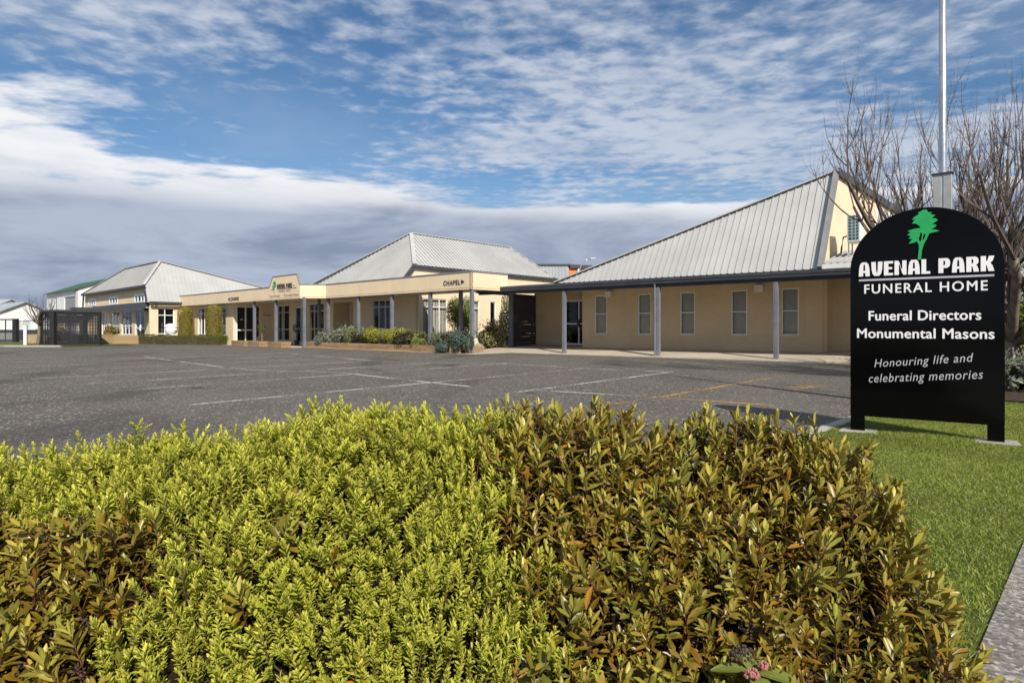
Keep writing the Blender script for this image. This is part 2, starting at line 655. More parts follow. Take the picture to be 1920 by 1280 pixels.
def clip_poly(poly, axis, lo, hi):
    """clip a 2D polygon to lo <= p[axis] <= hi"""
    def half(pts, lim, sign):
        out = []
        for i in range(len(pts)):
            p, q = pts[i], pts[(i + 1) % len(pts)]
            dp, dq = sign * (p[axis] - lim), sign * (q[axis] - lim)
            if dp >= 0:
                out.append(p)
            if (dp > 0 > dq) or (dp < 0 < dq):
                t = dp / (dp - dq)
                out.append((p[0] + t * (q[0] - p[0]), p[1] + t * (q[1] - p[1])))
        return out
    r = half(poly, lo, 1)
    if len(r) >= 3:
        r = half(r, hi, -1)
    return r if len(r) >= 3 else None


def ribbed_roof(parent, pts, eave, spacing, name='roof', separate=False, rib_h=0.035, rib_w=0.06):
    """steel roof over the planar polygon pts; ribs run up the slope, across the eave direction"""
    P = [Vector(p) for p in pts]
    nrm = (P[1] - P[0]).cross(P[2] - P[0]).normalized()
    if nrm.z < 0:
        nrm = -nrm
    e = Vector(eave).normalized()
    e = (e - nrm * e.dot(nrm)).normalized()
    s = nrm.cross(e)
    if s.z < 0:
        s = -s
    o = P[0]
    poly = [((p - o).dot(e), (p - o).dot(s)) for p in P]
    lo, hi = min(p[0] for p in poly), max(p[0] for p in poly)
    base = MB()
    base.prism([o + e * a + s * b - nrm * 0.05 for a, b in poly], nrm * 0.04)
    roof = base.build(name, 'roof', parent)
    joined = MB()
    k = 0
    n = int((hi - lo) / spacing)
    for i in range(n + 1):
        a0 = lo + i * spacing
        a1 = min(a0 + spacing, hi)
        pan = clip_poly(poly, 0, a0 + 0.0015, a1 - 0.0015)
        rib = clip_poly(poly, 0, a0 + 0.0015, min(a0 + rib_w, a1 - 0.0015))
        m = MB() if separate else joined
        if pan and separate:
            m.prism([o + e * a + s * b - nrm * 0.009 for a, b in pan], nrm * 0.012)
        if rib:
            q = [o + e * a + s * b + nrm * 0.003 for a, b in rib]
            m.prism(q, nrm * rib_h)
        if separate and m.v:
            m.build('roof_sheet', 'roof', roof)
        k += 1
    if not separate and joined.v:
        joined.build('roof_ribs', 'roof', roof, kind='stuff')
    return roof


def front(b):
    return lambda s, d, z: (s, b + d, z)


def right(x0):
    return lambda s, d, z: (x0 - d, s, z)


def wall(parent, mp, s0, s1, z0, z1, holes=(), t=0.2, mat='cream', name='wall'):
    """wall slab in a face frame with rectangular openings (s0,s1,z0,z1)"""
    m = MB()
    xs = sorted({s0, s1} | {h[0] for h in holes} | {h[1] for h in holes})
    xs = [x for x in xs if s0 <= x <= s1]
    for a, b in zip(xs[:-1], xs[1:]):
        mid = (a + b) / 2
        cuts = sorted([(h[2], h[3]) for h in holes if h[0] < mid < h[1]])
        z = z0
        for c0, c1 in cuts:
            if c0 > z:
                m.box(a, b, 0, t, z, c0, mp)
            z = max(z, c1)
        if z < z1:
            m.box(a, b, 0, t, z, z1, mp)
    return m.build(name, mat, parent)


def window(parent, mp, s0, s1, z0, z1, cols, rows, d=0.06, blind=None, fw=0.05, name='window', kick=0.0, label=None):
    """framed window: frame mesh with one pane per light, cols/rows are interior bar positions (0..1)"""
    fr = MB()
    t0, t1 = d - 0.03, d + 0.05
    fr.box(s0, s1, t0, t1, z1 - fw, z1, mp)
    fr.box(s0, s1, t0, t1, z0, z0 + fw + kick, mp)
    fr.box(s0, s0 + fw, t0, t1, z0 + fw + kick, z1 - fw, mp)
    fr.box(s1 - fw, s1, t0, t1, z0 + fw + kick, z1 - fw, mp)
    cx = [s0] + [s0 + (s1 - s0) * c for c in cols] + [s1]
    rz = [z0] + [z0 + (z1 - z0) * r for r in rows] + [z1]
    bw = fw * 0.42
    for x in cx[1:-1]:
        fr.box(x - bw, x + bw, t0 + 0.004, t1 - 0.004, z0 + fw + kick, z1 - fw, mp)
    for z in rz[1:-1]:
        for a, b in zip(cx[:-1], cx[1:]):
            fr.box((a + (fw if a == s0 else bw)), (b - (fw if b == s1 else bw)), t0 + 0.002, t1 - 0.002, z - bw, z + bw, mp)
    w = fr.build(name, 'white_frame', parent)
    if label:
        w['label'] = label
    for i, (a, b) in enumerate(zip(cx[:-1], cx[1:])):
        for j, (c, e) in enumerate(zip(rz[:-1], rz[1:])):
            a1 = a + (fw if i == 0 else bw) - 0.005
            b1 = b - (fw if i == len(cx) - 2 else bw) + 0.005
            c1 = c + (fw + kick if j == 0 else bw) - 0.005
            e1 = e - (fw if j == len(rz) - 2 else bw) + 0.005
            MB().box(a1, b1, d + 0.008, d + 0.014, c1, e1, mp).build('pane', 'glass', w)
    if blind == 'slats':
        m = MB()
        z = z0 + fw
        while z < z1 - fw:
            p = [mp(s0 + fw, d + 0.075, z), mp(s1 - fw, d + 0.075, z), mp(s1 - fw, d + 0.10, z + 0.036), mp(s0 + fw, d + 0.10, z + 0.036)]
            m.prism(p, (0, 0, 0.003))
            z += 0.042
        m.build('blind', 'blind', w)
    elif blind == 'drapes':
        m = MB()
        n = int((s1 - s0) / 0.10)
        for i in range(n):
            x = s0 + (i + 0.5) * (s1 - s0) / n
            m.box(x - 0.042, x + 0.036, d + 0.10 + 0.02 * (i % 2), d + 0.108 + 0.02 * (i % 2), z0 + fw, z1 - fw, mp)
        m.build('blind', 'curtain', w)
    return w


def text_mesh(body, name, size=1.0, offset=0.0, shear=0.0, spacing=1.0, extrude=0.0):
    cu = bpy.data.curves.new(name, 'FONT')
    cu.body = body
    cu.size = size
    cu.offset = offset
    cu.shear = shear
    cu.space_character = spacing
    cu.extrude = extrude
    cu.resolution_u = 4
    o = bpy.data.objects.new(name, cu)
    COL.objects.link(o)
    bpy.context.view_layer.update()
    me = bpy.data.meshes.new_from_object(o.evaluated_get(bpy.context.evaluated_depsgraph_get()))
    bpy.data.objects.remove(o)
    bpy.data.curves.remove(cu)
    me.name = name
    return me


def contour_mesh(contours, name, extrude=0.0):
    cu = bpy.data.curves.new(name, 'CURVE')
    cu.dimensions = '2D'
    cu.fill_mode = 'BOTH'
    cu.extrude = extrude
    for c in contours:
        sp = cu.splines.new('POLY')
        sp.points.add(len(c) - 1)
        for i, p in enumerate(c):
            sp.points[i].co = (p[0], p[1], 0, 1)
        sp.use_cyclic_u = True
    o = bpy.data.objects.new(name, cu)
    COL.objects.link(o)
    bpy.context.view_layer.update()
    me = bpy.data.meshes.new_from_object(o.evaluated_get(bpy.context.evaluated_depsgraph_get()))
    bpy.data.objects.remove(o)
    bpy.data.curves.remove(cu)
    me.name = name
    return me


def place_flat(me, name, mat, parent, mp, s0, s1, z0, z1, d=-0.012, tilt=0.0, depth=0.01, words=1, bold=0.0):
    """fit a flat xy mesh into the rectangle s0..s1, z0..z1 of a face frame, d in front of it; one object per word"""
    n = len(me.vertices)
    co = np.zeros(n * 3, np.float32)
    me.vertices.foreach_get('co', co)
    co = co.reshape(-1, 3)
    mn, mxx = co[:, :2].min(0), co[:, :2].max(0)
    zr = co[:, 2].max() - co[:, 2].min()
    u = (co[:, 0] - mn[0]) / (mxx[0] - mn[0])
    v = (co[:, 1] - mn[1]) / (mxx[1] - mn[1])
    S = s0 + u * (s1 - s0)
    Z = z0 + v * (z1 - z0) + u * tilt
    D = d - ((co[:, 2] - co[:, 2].min()) / zr * depth if zr > 0 else 0)
    D = np.broadcast_to(D, S.shape)
    out = [mp(float(a), float(b), float(c)) for a, b, c in zip(S, D, Z)]
    polys = [list(p.vertices) for p in me.polygons]
    cuts = []
    if words > 1:
        iv = sorted((min(u[i] for i in p), max(u[i] for i in p)) for p in polys)
        end, gaps = iv[0][1], []
        for lo, hi in iv[1:]:
            if lo > end:
                gaps.append((lo - end, (lo + end) / 2))
            end = max(end, hi)
        cuts = sorted(g[1] for g in sorted(gaps)[-(words - 1):])
    res = None
    for k in range(len(cuts) + 1):
        lo = cuts[k - 1] if k else -1
        hi = cuts[k] if k < len(cuts) else 2
        m = MB()
        used = {}
        fs = []
        for p in polys:
            if lo < u[p[0]] <= hi:
                for i in p:
                    if i not in used:
                        used[i] = len(used)
                fs.append([used[i] for i in p])
        m.add([out[i] for i in used], fs)
        if bold:
            for kk, (sa, sz) in enumerate(((1, 0), (-1, 0), (0, 1), (0, -1))):
                m.add([mp(float(S[i] + sa * bold), float(D[i] - 0.0003 * (kk + 1)), float(Z[i] + sz * bold * 0.7)) for i in used], fs)
        res = m.build(name, mat, parent)
    return res


# ---------------------------------------------------------------- ground, roads and paths
def sheet(name, pts, z, mat, kind='structure'):
    me = bpy.data.meshes.new(name)
    me.from_pydata([(x, y, z) for x, y in pts], [], [tuple(range(len(pts)))])
    me.update()
    if me.polygons[0].normal.z < 0:
        me.flip_normals()
    o = link_mesh(name, me, mat)
    o['kind'] = kind
    return o


VD = Vector((0.70, 0.714)).normalized()        # direction of the driveway edge and footpath
KE = Vector((2.98, 6.36))                       # a point on the kerb line
PE = Vector((2.03, 2.53))                       # a point on the footpath edge


def along(p, t, side=0.0):
    q = p + VD * t + Vector((VD.y, -VD.x)) * side
    return (q.x, q.y)


def far_ground():
    m = MB()
    s = 2500
    m.add([(-s, -s, -0.03), (s, -s, -0.03), (s, s, -0.03), (-s, s, -0.03)], [(0, 1, 2, 3)])
    o = m.build('ground', 'far_ground')
    o['kind'] = 'structure'


far_ground()
kerb_a, kerb_b = along(KE, -9), along(KE, 40)
sheet('asphalt_car_park', [kerb_a, kerb_b, (40, 60), (-20, 66), (-60, 50), (-60, -3)], 0.0, 'asphalt')
sheet('road', [(-60, -30), (60, -30), (60, -4.5), (-60, -4.5)], -0.012, 'asphalt')
sheet('footpath', [along(PE, -12), along(PE, 40), along(PE, 40, 2.2), along(PE, -12, 2.2)], 0.028, 'path')
sheet('turf_ground', [along(KE, -9.0, 0.16), along(KE, 40, 0.16), along(KE, 40, 2.02), along(KE, -9.0, 2.02)], 0.02, 'turf')
kb = MB()
for i in range(24):
    t0 = -9 + i * 2.0
    p0, p1 = along(KE, t0 + 0.006, 0), along(KE, t0 + 1.994, 0)
    q0, q1 = along(KE, t0 + 0.006, 0.16), along(KE, t0 + 1.994, 0.16)
    kb.prism([(*p0, -0.02), (*p1, -0.02), (*q1, -0.02), (*q0, -0.02)], (0, 0, 0.045))
kb.build('kerb', 'kerb', bevel=0.012)['kind'] = 'structure'

LINES = [
    ('white_paint', [(-14.32, 23.87), (-8.31, 17.57)]), ('white_paint', [(-7.82, 17.09), (-7.1, 16.43)]),
    ('white_paint', [(-7.1, 16.43), (-4.39, 15.43)]), ('white_paint', [(-4.39, 15.43), (-0.8, 11.61)]),
    ('white_paint', [(-6.87, 11.0), (-0.17, 19.46)]), ('white_paint', [(-4.65, 8.85), (1.95, 16.87)]),
    ('white_paint', [(-8.49, 12.16), (-2.6, 19.6)]), ('white_paint', [(-10.5, 13.4), (-4.9, 20.6)]),
    ('white_paint', [(-12.4, 15.2), (-6.9, 22.6)]), ('white_paint', [(-14.27, 17.09), (-8.7, 24.6)]),
    ('white_paint', [(-16.5, 19.77), (-9.88, 27.5)]), ('white_paint', [(-0.18, 10.28), (4.1, 15.62)]),
    ('white_paint', [(0.38, 11.0), (2.34, 9.81)]), ('white_paint', [(-10.66, 28.11), (-4.05, 20.08)]),
    ('white_paint', [(-4.05, 20.08), (-0.22, 19.17), (1.96, 17.09), (3.94, 15.62)]),
    ('orange_paint', [(1.5, 8.97), (2.34, 9.81), (6.23, 14.21)]), ('orange_paint', [(2.34, 9.81), (3.74, 8.78)]),
    ('orange_paint', [(5.12, 11.4), (6.11, 11.93)]), ('orange_paint', [(5.0, 11.0), (5.9, 11.75)]),
]
for mname, pts in LINES:
    m = MB()
    for (x0, y0), (x1, y1) in zip(pts[:-1], pts[1:]):
        d = Vector((x1 - x0, y1 - y0)).normalized()
        s = Vector((-d.y, d.x)) * 0.038
        m.add([(x0 - s.x, y0 - s.y, 0.004), (x1 - s.x, y1 - s.y, 0.004), (x1 + s.x, y1 + s.y, 0.004), (x0 + s.x, y0 + s.y, 0.004)], [(0, 1, 2, 3)])
    m.build('parking_line', mname)['kind'] = 'structure'

# concrete apron along the main building
OM, AM = (-1.8, 27.0), R(47.5 - 90)
OC, AC = (2.25, 26.35), R(51.5 - 90)
OL, AL = (-27.2, 46.0), R(47.0 - 90)


def loc2w(o, ang, x, y):
    c, s = math.cos(ang), math.sin(ang)
    return (o[0] + x * c - y * s, o[1] + x * s + y * c)


sheet('concrete_apron', [loc2w(OM, AM, x, y) for x, y in [(0.9, -0.7), (-12.6, -0.7), (-13.4, -1.5), (-34, -1.5), (-34, 4), (0.9, 4)]], 0.012, 'slab')

# ---------------------------------------------------------------- main building
SLAB = 0.10


def main_building():
    B = empty('reception_building', (OM[0], OM[1], 0), AM, 'long cream reception building with sign gable and flat post canopy', 'building')
    F = 2.4
    # walls (local x runs to the right along the front, y runs inwards)
    rec0, rec1 = -15.2, -13.0
    wins = [(-10.93, -9.11, 0.3, 2.75), (-18.22, -16.33, 0.3, 2.75), (-22.62, -20.9, 0.25, 2.75)]
    edoor = (-20.15, -18.5, 0.08, 2.6)
    wall(B, front(F), -23.2, -6.6, 0.0, 3.2, wins + [edoor, (rec0, rec1, 0, 2.75)])
    # recess with its door
    wall(B, right(rec0), F + 0.2, 3.7, 0.0, 2.75, t=0.12)
    wall(B, front(3.62), rec0, rec1, 0.0, 2.75, [(rec0 + 0.1, rec0 + 1.1, 0.06, 2.62)], t=0.1)
    MB().box(rec1, rec1 + 0.12, F + 0.2, 3.7, 0, 2.75).build('wall', 'cream', B)
    MB().box(rec0 - 0.1, rec1 + 0.1, F + 0.01, 3.7, 2.752, 2.80).build('ceiling', 'soffit', B)
    window(B, front(3.62), rec0 + 0.1, rec0 + 1.1, 0.06, 2.62, [], [0.33], fw=0.1, name='door', d=0.03)
    window(B, front(F), *wins[0], [1 / 3, 2 / 3], [0.32, 0.84], label='three bay window beside the garden')
    window(B, front(F), *wins[1], [1 / 3, 2 / 3], [0.32, 0.80])
    window(B, front(F), *wins[2], [0.36, 0.5], [0.32, 0.80], blind=None)
    dr = window(B, front(F), *edoor, [0.5], [0.40], fw=0.09, name='door', label='glazed main entrance double door')
    MB().box(-19.35, -19.31, F - 0.03, F + 0.01, 0.95, 1.25).build('handle', 'sleeve_grey', dr)
    for (x, z, w, h) in [(-18.95, 1.55, 0.21, 0.28), (-18.9, 1.15, 0.3, 0.34), (-18.92, 0.82, 0.28, 0.3)]:
        MB().box(x - w / 2, x + w / 2, F + 0.055, F + 0.06, z, z + h).build('notice', 'paper', dr)
    # side wall facing right with tall windows
    sw = [(2.68, 4.45, 0.45, 2.76), (5.2, 7.0, 0.45, 2.76), (7.9, 8.4, 0.9, 2.75)]
    wall(B, right(-6.6), F + 0.2, 15.0, 0.0, 4.5, sw)
    MB().prism([(-6.6, 1.2, 3.42), (-6.6, F + 0.2, 3.42), (-6.6, F + 0.2, 4.5), (-6.6, 2.0, 4.42)], (-0.2, 0, 0)).build('wall', 'cream', B)
    window(B, right(-6.6), *sw[0], [0.36, 0.68], [0.80], blind='drapes')
    window(B, right(-6.6), *sw[1], [0.36, 0.68], [0.80], blind='drapes')
    window(B, right(-6.6), *sw[2], [], [], blind=None)
    MB().tube([(-6.78, F - 0.06, 0.1), (-6.78, F - 0.06, 2.85)], 0.045).build('downpipe', 'cream', B)
    # lounge end: front wall further forward with a return wall holding the lounge door
    lw = [(-29.4, -27.6, 0.3, 2.65), (-26.2, -24.4, 0.3, 2.62)]
    wall(B, front(-0.5), -32.0, -23.2, 0.0, 3.2, lw)
    window(B, front(-0.5), *lw[0], [0.30, 0.62], [0.15, 0.82], fw=0.06)
    window(B, front(-0.5), *lw[1], [0.30, 0.62], [0.15, 0.82], fw=0.06)
    ld = (-0.3, 1.05, 0.06, 2.68)
    sl = (1.12, 1.40, 0.5, 2.68)
    wall(B, right(-23.2), -0.3, F, 0.0, 3.2, [ld, sl])
    dl = window(B, right(-23.2), *ld, [0.5], [0.36], fw=0.09, name='door', d=0.02, label='white lounge door facing the porch')
    MB().box(0.28, 0.36, -0.02, 0.0, 1.0, 1.15, right(-23.2)).build('handle', 'sleeve_grey', dl)
    MB().box(0.02, 0.17, 0.03, 0.034, 1.7, 1.78, right(-23.2)).build('notice', 'paper', dl)
    window(B, right(-23.2), *sl, [], [0.2, 0.4, 0.6, 0.8], fw=0.03)
    place_flat(text_mesh('LOUNGE', 'lettering', 1, 0.012, 0, 1.1), 'lettering', 'letter_dark', B, right(-23.2), 1.72, 2.22, 2.0, 2.13)
    MB().add([right(-23.2)(1.60, -0.012, 2.065), right(-23.2)(1.69, -0.012, 2.115), right(-23.2)(1.69, -0.012, 2.015)], [(0, 1, 2)]).build('arrow', 'letter_dark', B)
    # back and end walls, floor, ceiling
    MB().box(-32.0, -31.8, -0.3, 15, 0, 3.2).build('wall', 'cream', B)
    MB().box(-31.8, -6.8, 14.8, 15, 0, 4.4).build('wall', 'cream', B)
    MB().box(-31.8, -23.4, -0.3, 2.4, 0.0, 0.09).build('floor', 'interior', B)
    MB().box(-31.8, -6.8, F + 0.2, 14.8, 0.0, 0.085).build('floor', 'interior', B)
    MB().box(-31.8, -6.8, 7.0, 7.1, 0.09, 3.0).build('partition', 'interior', B)
    MB().box(-31.8, -6.8, F + 0.2, 14.8, 3.0, 3.1).build('ceiling', 'interior', B)
    # canopy: soffit, fascia boards, capping, flat roof
    sof = [(0, 0), (-12.01, 0), (-13.05, -1.03), (-30.15, -1.03), (-30.15, -0.5), (-23.2, -0.5), (-23.2, F), (-6.6, F), (-6.6, 2.37), (0, 2.37)]
    MB().prism([(x, y, 2.90) for x, y in sof], (0, 0, 0.03)).build('soffit', 'soffit', B)
    MB().prism([(x, y, 3.36) for x, y in [(-0.15, 0.15), (-12.1, 0.15), (-13.1, -0.85), (-32.0, -0.85), (-32.0, 15), (-6.8, 15), (-6.8, 2.3), (-0.15, 2.3)]], (0, 0, 0.05)).build('flat_roof', 'grey_cap', B)
    seg = [((0, 2.37), (0, 0)), ((0, 0), (-12.01, 0)), ((-12.01, 0), (-13.05, -1.03)), ((-13.05, -1.03), (-16.78, -1.03)), ((-16.78, -1.03), (-32.0, -1.03))]
    for i, (p, q) in enumerate(seg):
        P, Q = Vector((*p, 0)), Vector((*q, 0))
        d = (Q - P).normalized()
        nin = Vector((d.y, -d.x, 0))        # towards the building
        if i == 0:
            nin = Vector((-1, 0, 0))
        if i == 3:
            poly = [(-13.05, 2.84), (-13.05, 3.60), (-13.42, 4.23), (-16.3, 4.23), (-16.78, 3.60), (-16.78, 2.84)]
            MB().prism([(x, -1.03, z) for x, z in poly], (0, 0.12, 0)).build('sign_fascia', 'cream', B)
            cap = MB()
            for (x0, z0), (x1, z1) in zip(poly[1:5][:-1], poly[1:5][1:]):
                cap.bar((x0, -0.97, z0 + 0.02), (x1, -0.97, z1 + 0.02), 0.17, 0.04, (0, 0, 1) if abs(z0 - z1) < .1 else (1, 0, 0))
            cap.build('capping', 'grey_cap', B)
            continue
        e = d * 0.0
        MB().prism([P + Vector((0, 0, 2.84)), Q + Vector((0, 0, 2.84)), Q + Vector((0, 0, 3.60)), P + Vector((0, 0, 3.60))], nin * 0.12).build('fascia', 'cream', B)
        MB().prism([P - nin * 0.025 + Vector((0, 0, 3.602)), Q - nin * 0.025 + Vector((0, 0, 3.602)), Q + nin * 0.15 + Vector((0, 0, 3.602)), P + nin * 0.15 + Vector((0, 0, 3.602))], (0, 0, 0.05)).build('capping', 'grey_cap', B)
    # sheet joints on the long fascia, thin cover strips
    for x in (-3.0, -6.0, -9.0):
        MB().box(x - 0.006, x + 0.006, -0.004, 0.0, 2.85, 3.59).build('joint', 'cream', B)
    for x, y, w in [(-6.9, 1.2, 0.5), (-2.4, 1.4, 0.5), (-14.6, 0.2, 0.6)]:
        MB().box(x - w / 2, x + w / 2, y - 0.12, y + 0.12, 2.83, 2.899).build('soffit_light', 'appliance', B)
    # posts
    for x, y in [(-0.1, 0.15), (-2.95, 0.15), (-5.96, 0.15), (-8.96, 0.15), (-12.09, 0.2), (-1.75, 1.0), (-12.9, -0.85), (-16.3, -0.85), (-19.2, -0.85), (-14.3, 0.9)]:
        p = MB().box(x - 0.075, x + 0.075, y - 0.075, y + 0.075, 0.0, 2.90).build('post', 'post_grey', B, bevel=0.008)
        MB().box(x - 0.1, x + 0.1, y - 0.1, y + 0.1, 0.0, 0.03).build('base_plate', 'post_grey', p)
    # roof: front slope, right slope, hips
    ap = (-9.3, 4.0, 6.72)
    rb = (-9.3, 12.6, 6.72)
    k = 1.14
    e0 = 0.95
    zf = 3.81 - (1.39 - e0) * k
    ribbed_roof(B, [(-6.6, e0, zf), (-6.6, 2.03, 4.54), ap, (-17.6, e0, zf)], (1, 0, 0), 0.27)
    rr = ribbed_roof(B, [(-6.5, 1.98, 4.50), (-6.5, 14.2, 4.50), rb, ap], (0, 1, 0), 0.27)
    ribbed_roof(B, [(-17.6, e0, zf), ap, rb, (-17.6, 15.2, 3.4)], (0, 1, 0), 0.27)
    ribbed_roof(B, [rb, (-6.5, 14.2, 4.50), (-6.6, 15.6, 3.4), (-17.6, 15.2, 3.4)], (1, 0, 0), 0.27)
    hc = MB()
    for p, q in [((-6.5, 2.03, 4.56), ap), (ap, rb), (ap, (-17.6, e0, zf)), (rb, (-6.5, 14.2, 4.52))]:
        hc.bar(Vector(p) + Vector((0, 0, 0.03)), Vector(q) + Vector((0, 0, 0.03)), 0.22, 0.05)
    hc.build('ridge_capping', 'roof', rr)
    gt = MB()
    gt.bar((-6.50, 1.95, 4.44), (-6.50, 14.3, 4.44), 0.15, 0.17)
    gt.build('gutter', 'dark_trim', B)
    MB().bar((-6.52, e0 + 0.1, zf + 0.03), (-6.52, 2.0, 4.44), 0.16, 0.18).build('barge_board', 'dark_trim', B)
    MB().bar((-6.45, 14.3, 4.42), (-6.55, 15.6, 3.5), 0.12, 0.15).build('barge_board', 'dark_trim', B)
    # writing on the fascias
    place_flat(text_mesh('CHAPEL', 'lettering', 1, 0.006, 0, 1.18, 0.02), 'lettering', 'letter_dark', B, front(0), -1.82, -0.70, 3.08, 3.29, depth=0.015)
    MB().prism([(-0.62, -0.012, 3.09), (-0.42, -0.012, 3.19), (-0.62, -0.012, 3.29)], (0, -0.015, 0)).build('arrow', 'letter_dark', B)
    place_flat(text_mesh('LOUNGE', 'lettering', 1, 0.01, 0, 1.1, 0.02), 'lettering', 'letter_dark', B, front(-1.03), -22.45, -21.05, 2.98, 3.2, depth=0.015)
    MB().prism([(-22.52, -1.042, 3.0), (-22.72, -1.042, 3.09), (-22.52, -1.042, 3.18)], (0, -0.015, 0)).build('arrow', 'letter_dark', B)
    avenal(B, front(-1.03), -15.78, -13.95, 3.52, 3.76, 'letter_dark')
    MB().box(-15.75, -13.45, -1.045, -1.03, 3.455, 3.478).build('rule', 'letter_dark', B)
    MB().box(-13.9, -13.65, -1.045, -1.03, 3.60, 3.615).build('rule', 'letter_dark', B)
    MB().box(-16.55, -16.2, -1.045, -1.03, 3.46, 3.475).build('rule', 'letter_dark', B)
    place_flat(text_mesh('FUNERAL HOME', 'lettering', 1, 0.0, 0, 1.1), 'lettering', 'letter_dark', B, front(-1.03), -15.6, -14.15, 3.27, 3.40, words=2)
    place_flat(text_mesh('Funeral Directors', 'lettering', 1, 0.0), 'lettering', 'letter_dark', B, front(-1.03), -16.72, -15.4, 3.0, 3.13, words=2)
    place_flat(text_mesh('Monumental Masons', 'lettering', 1, 0.0), 'lettering', 'letter_dark', B, front(-1.03), -14.9, -13.2, 3.0, 3.13, words=2)
    place_flat(contour_mesh(TREE_LOGO, 'tree_emblem'), 'tree_emblem', 'emblem_green', B, front(-1.03), -16.4, -15.85, 3.25, 3.98)
    return B


# heavy display capitals drawn as contours (0..1 high)
GLY = {
    'A': (0.78, [[(0, 0), (0.03, 0.55), (0.10, 0.86), (0.22, 1), (0.55, 1), (0.68, 0.86), (0.75, 0.55), (0.78, 0), (0.47, 0), (0.465, 0.24), (0.31, 0.24), (0.30, 0)],
                 [(0.31, 0.40), (0.46, 0.40), (0.44, 0.80), (0.385, 0.87), (0.33, 0.80)]]),
    'V': (0.78, [[(0, 1), (0.31, 1), (0.33, 0.45), (0.36, 0.22), (0.42, 0.22), (0.45, 0.45), (0.47, 1), (0.78, 1), (0.75, 0.45), (0.68, 0.14), (0.55, 0), (0.23, 0), (0.10, 0.14), (0.03, 0.45)]]),
    'E': (0.62, [[(0, 0), (0.62, 0), (0.62, 0.17), (0.30, 0.17), (0.30, 0.43), (0.56, 0.43), (0.56, 0.58), (0.30, 0.58), (0.30, 0.83), (0.62, 0.83), (0.62, 1), (0, 1)]]),
    'N': (0.80, [[(0, 0), (0.29, 0), (0.29, 0.70), (0.36, 0.70), (0.51, 0.12), (0.60, 0), (0.80, 0), (0.80, 1), (0.52, 1), (0.52, 0.42), (0.46, 0.42), (0.32, 0.90), (0.24, 1), (0, 1)]]),
    'L': (0.56, [[(0, 0), (0.56, 0), (0.56, 0.17), (0.30, 0.17), (0.30, 1), (0, 1)]]),
    'P': (0.74, [[(0, 0), (0.31, 0), (0.31, 0.34), (0.56, 0.34), (0.70, 0.46), (0.74, 0.66), (0.70, 0.88), (0.56, 1), (0, 1)],
                 [(0.31, 0.52), (0.41, 0.54), (0.43, 0.67), (0.41, 0.82), (0.31, 0.84)]]),
    'R': (0.76, [[(0, 0), (0.31, 0), (0.31, 0.36), (0.38, 0.34), (0.44, 0), (0.76, 0), (0.68, 0.34), (0.58, 0.44), (0.70, 0.54), (0.74, 0.70), (0.70, 0.90), (0.56, 1), (0, 1)],
                 [(0.31, 0.55), (0.40, 0.57), (0.43, 0.69), (0.40, 0.83), (0.31, 0.85)]]),
    'K': (0.80, [[(0, 0), (0.31, 0), (0.31, 0.40), (0.36, 0.38), (0.46, 0), (0.80, 0), (0.70, 0.36), (0.56, 0.54), (0.70, 0.68), (0.80, 1), (0.48, 1), (0.40, 0.72), (0.31, 0.66), (0.31, 1), (0, 1)]]),
}
_t = [(400, 458), (413, 458), (417, 420), (424, 395), (437, 370), (445, 352), (484, 345), (470, 338), (452, 335), (470, 326), (472, 318), (455, 315), (478, 300), (470, 292), (455, 290), (468, 278), (448, 272), (456, 266), (440, 263), (435, 252), (420, 252), (412, 258), (400, 262), (406, 268), (385, 280), (378, 290), (390, 290), (377, 305), (395, 308), (407, 318), (411, 326), (388, 328), (360, 335), (372, 342), (358, 352), (373, 358), (364, 368), (379, 370), (364, 390), (386, 386), (397, 381), (404, 395), (405, 410)]
TREE_LOGO = [[(x, -y) for x, y in _t], [(412, -345), (418, -350), (414, -378), (409, -384), (404, -372)], [(432, -352), (428, -366), (421, -380), (419, -370), (424, -354)]]


def avenal(parent, mp, s0, s1, z0, z1, mat):
    cs = []
    x = 0
    for ch in 'AVENAL PARK':
        if ch == ' ':
            x += 0.42
            continue
        w, con = GLY[ch]
        for c in con:
            cs.append([(x + p[0], p[1]) for p in c])
        x += w + 0.10
    return place_flat(contour_mesh(cs, 'lettering', 0.01), 'lettering', mat, parent, mp, s0, s1, z0, z1, words=2)


main_building()


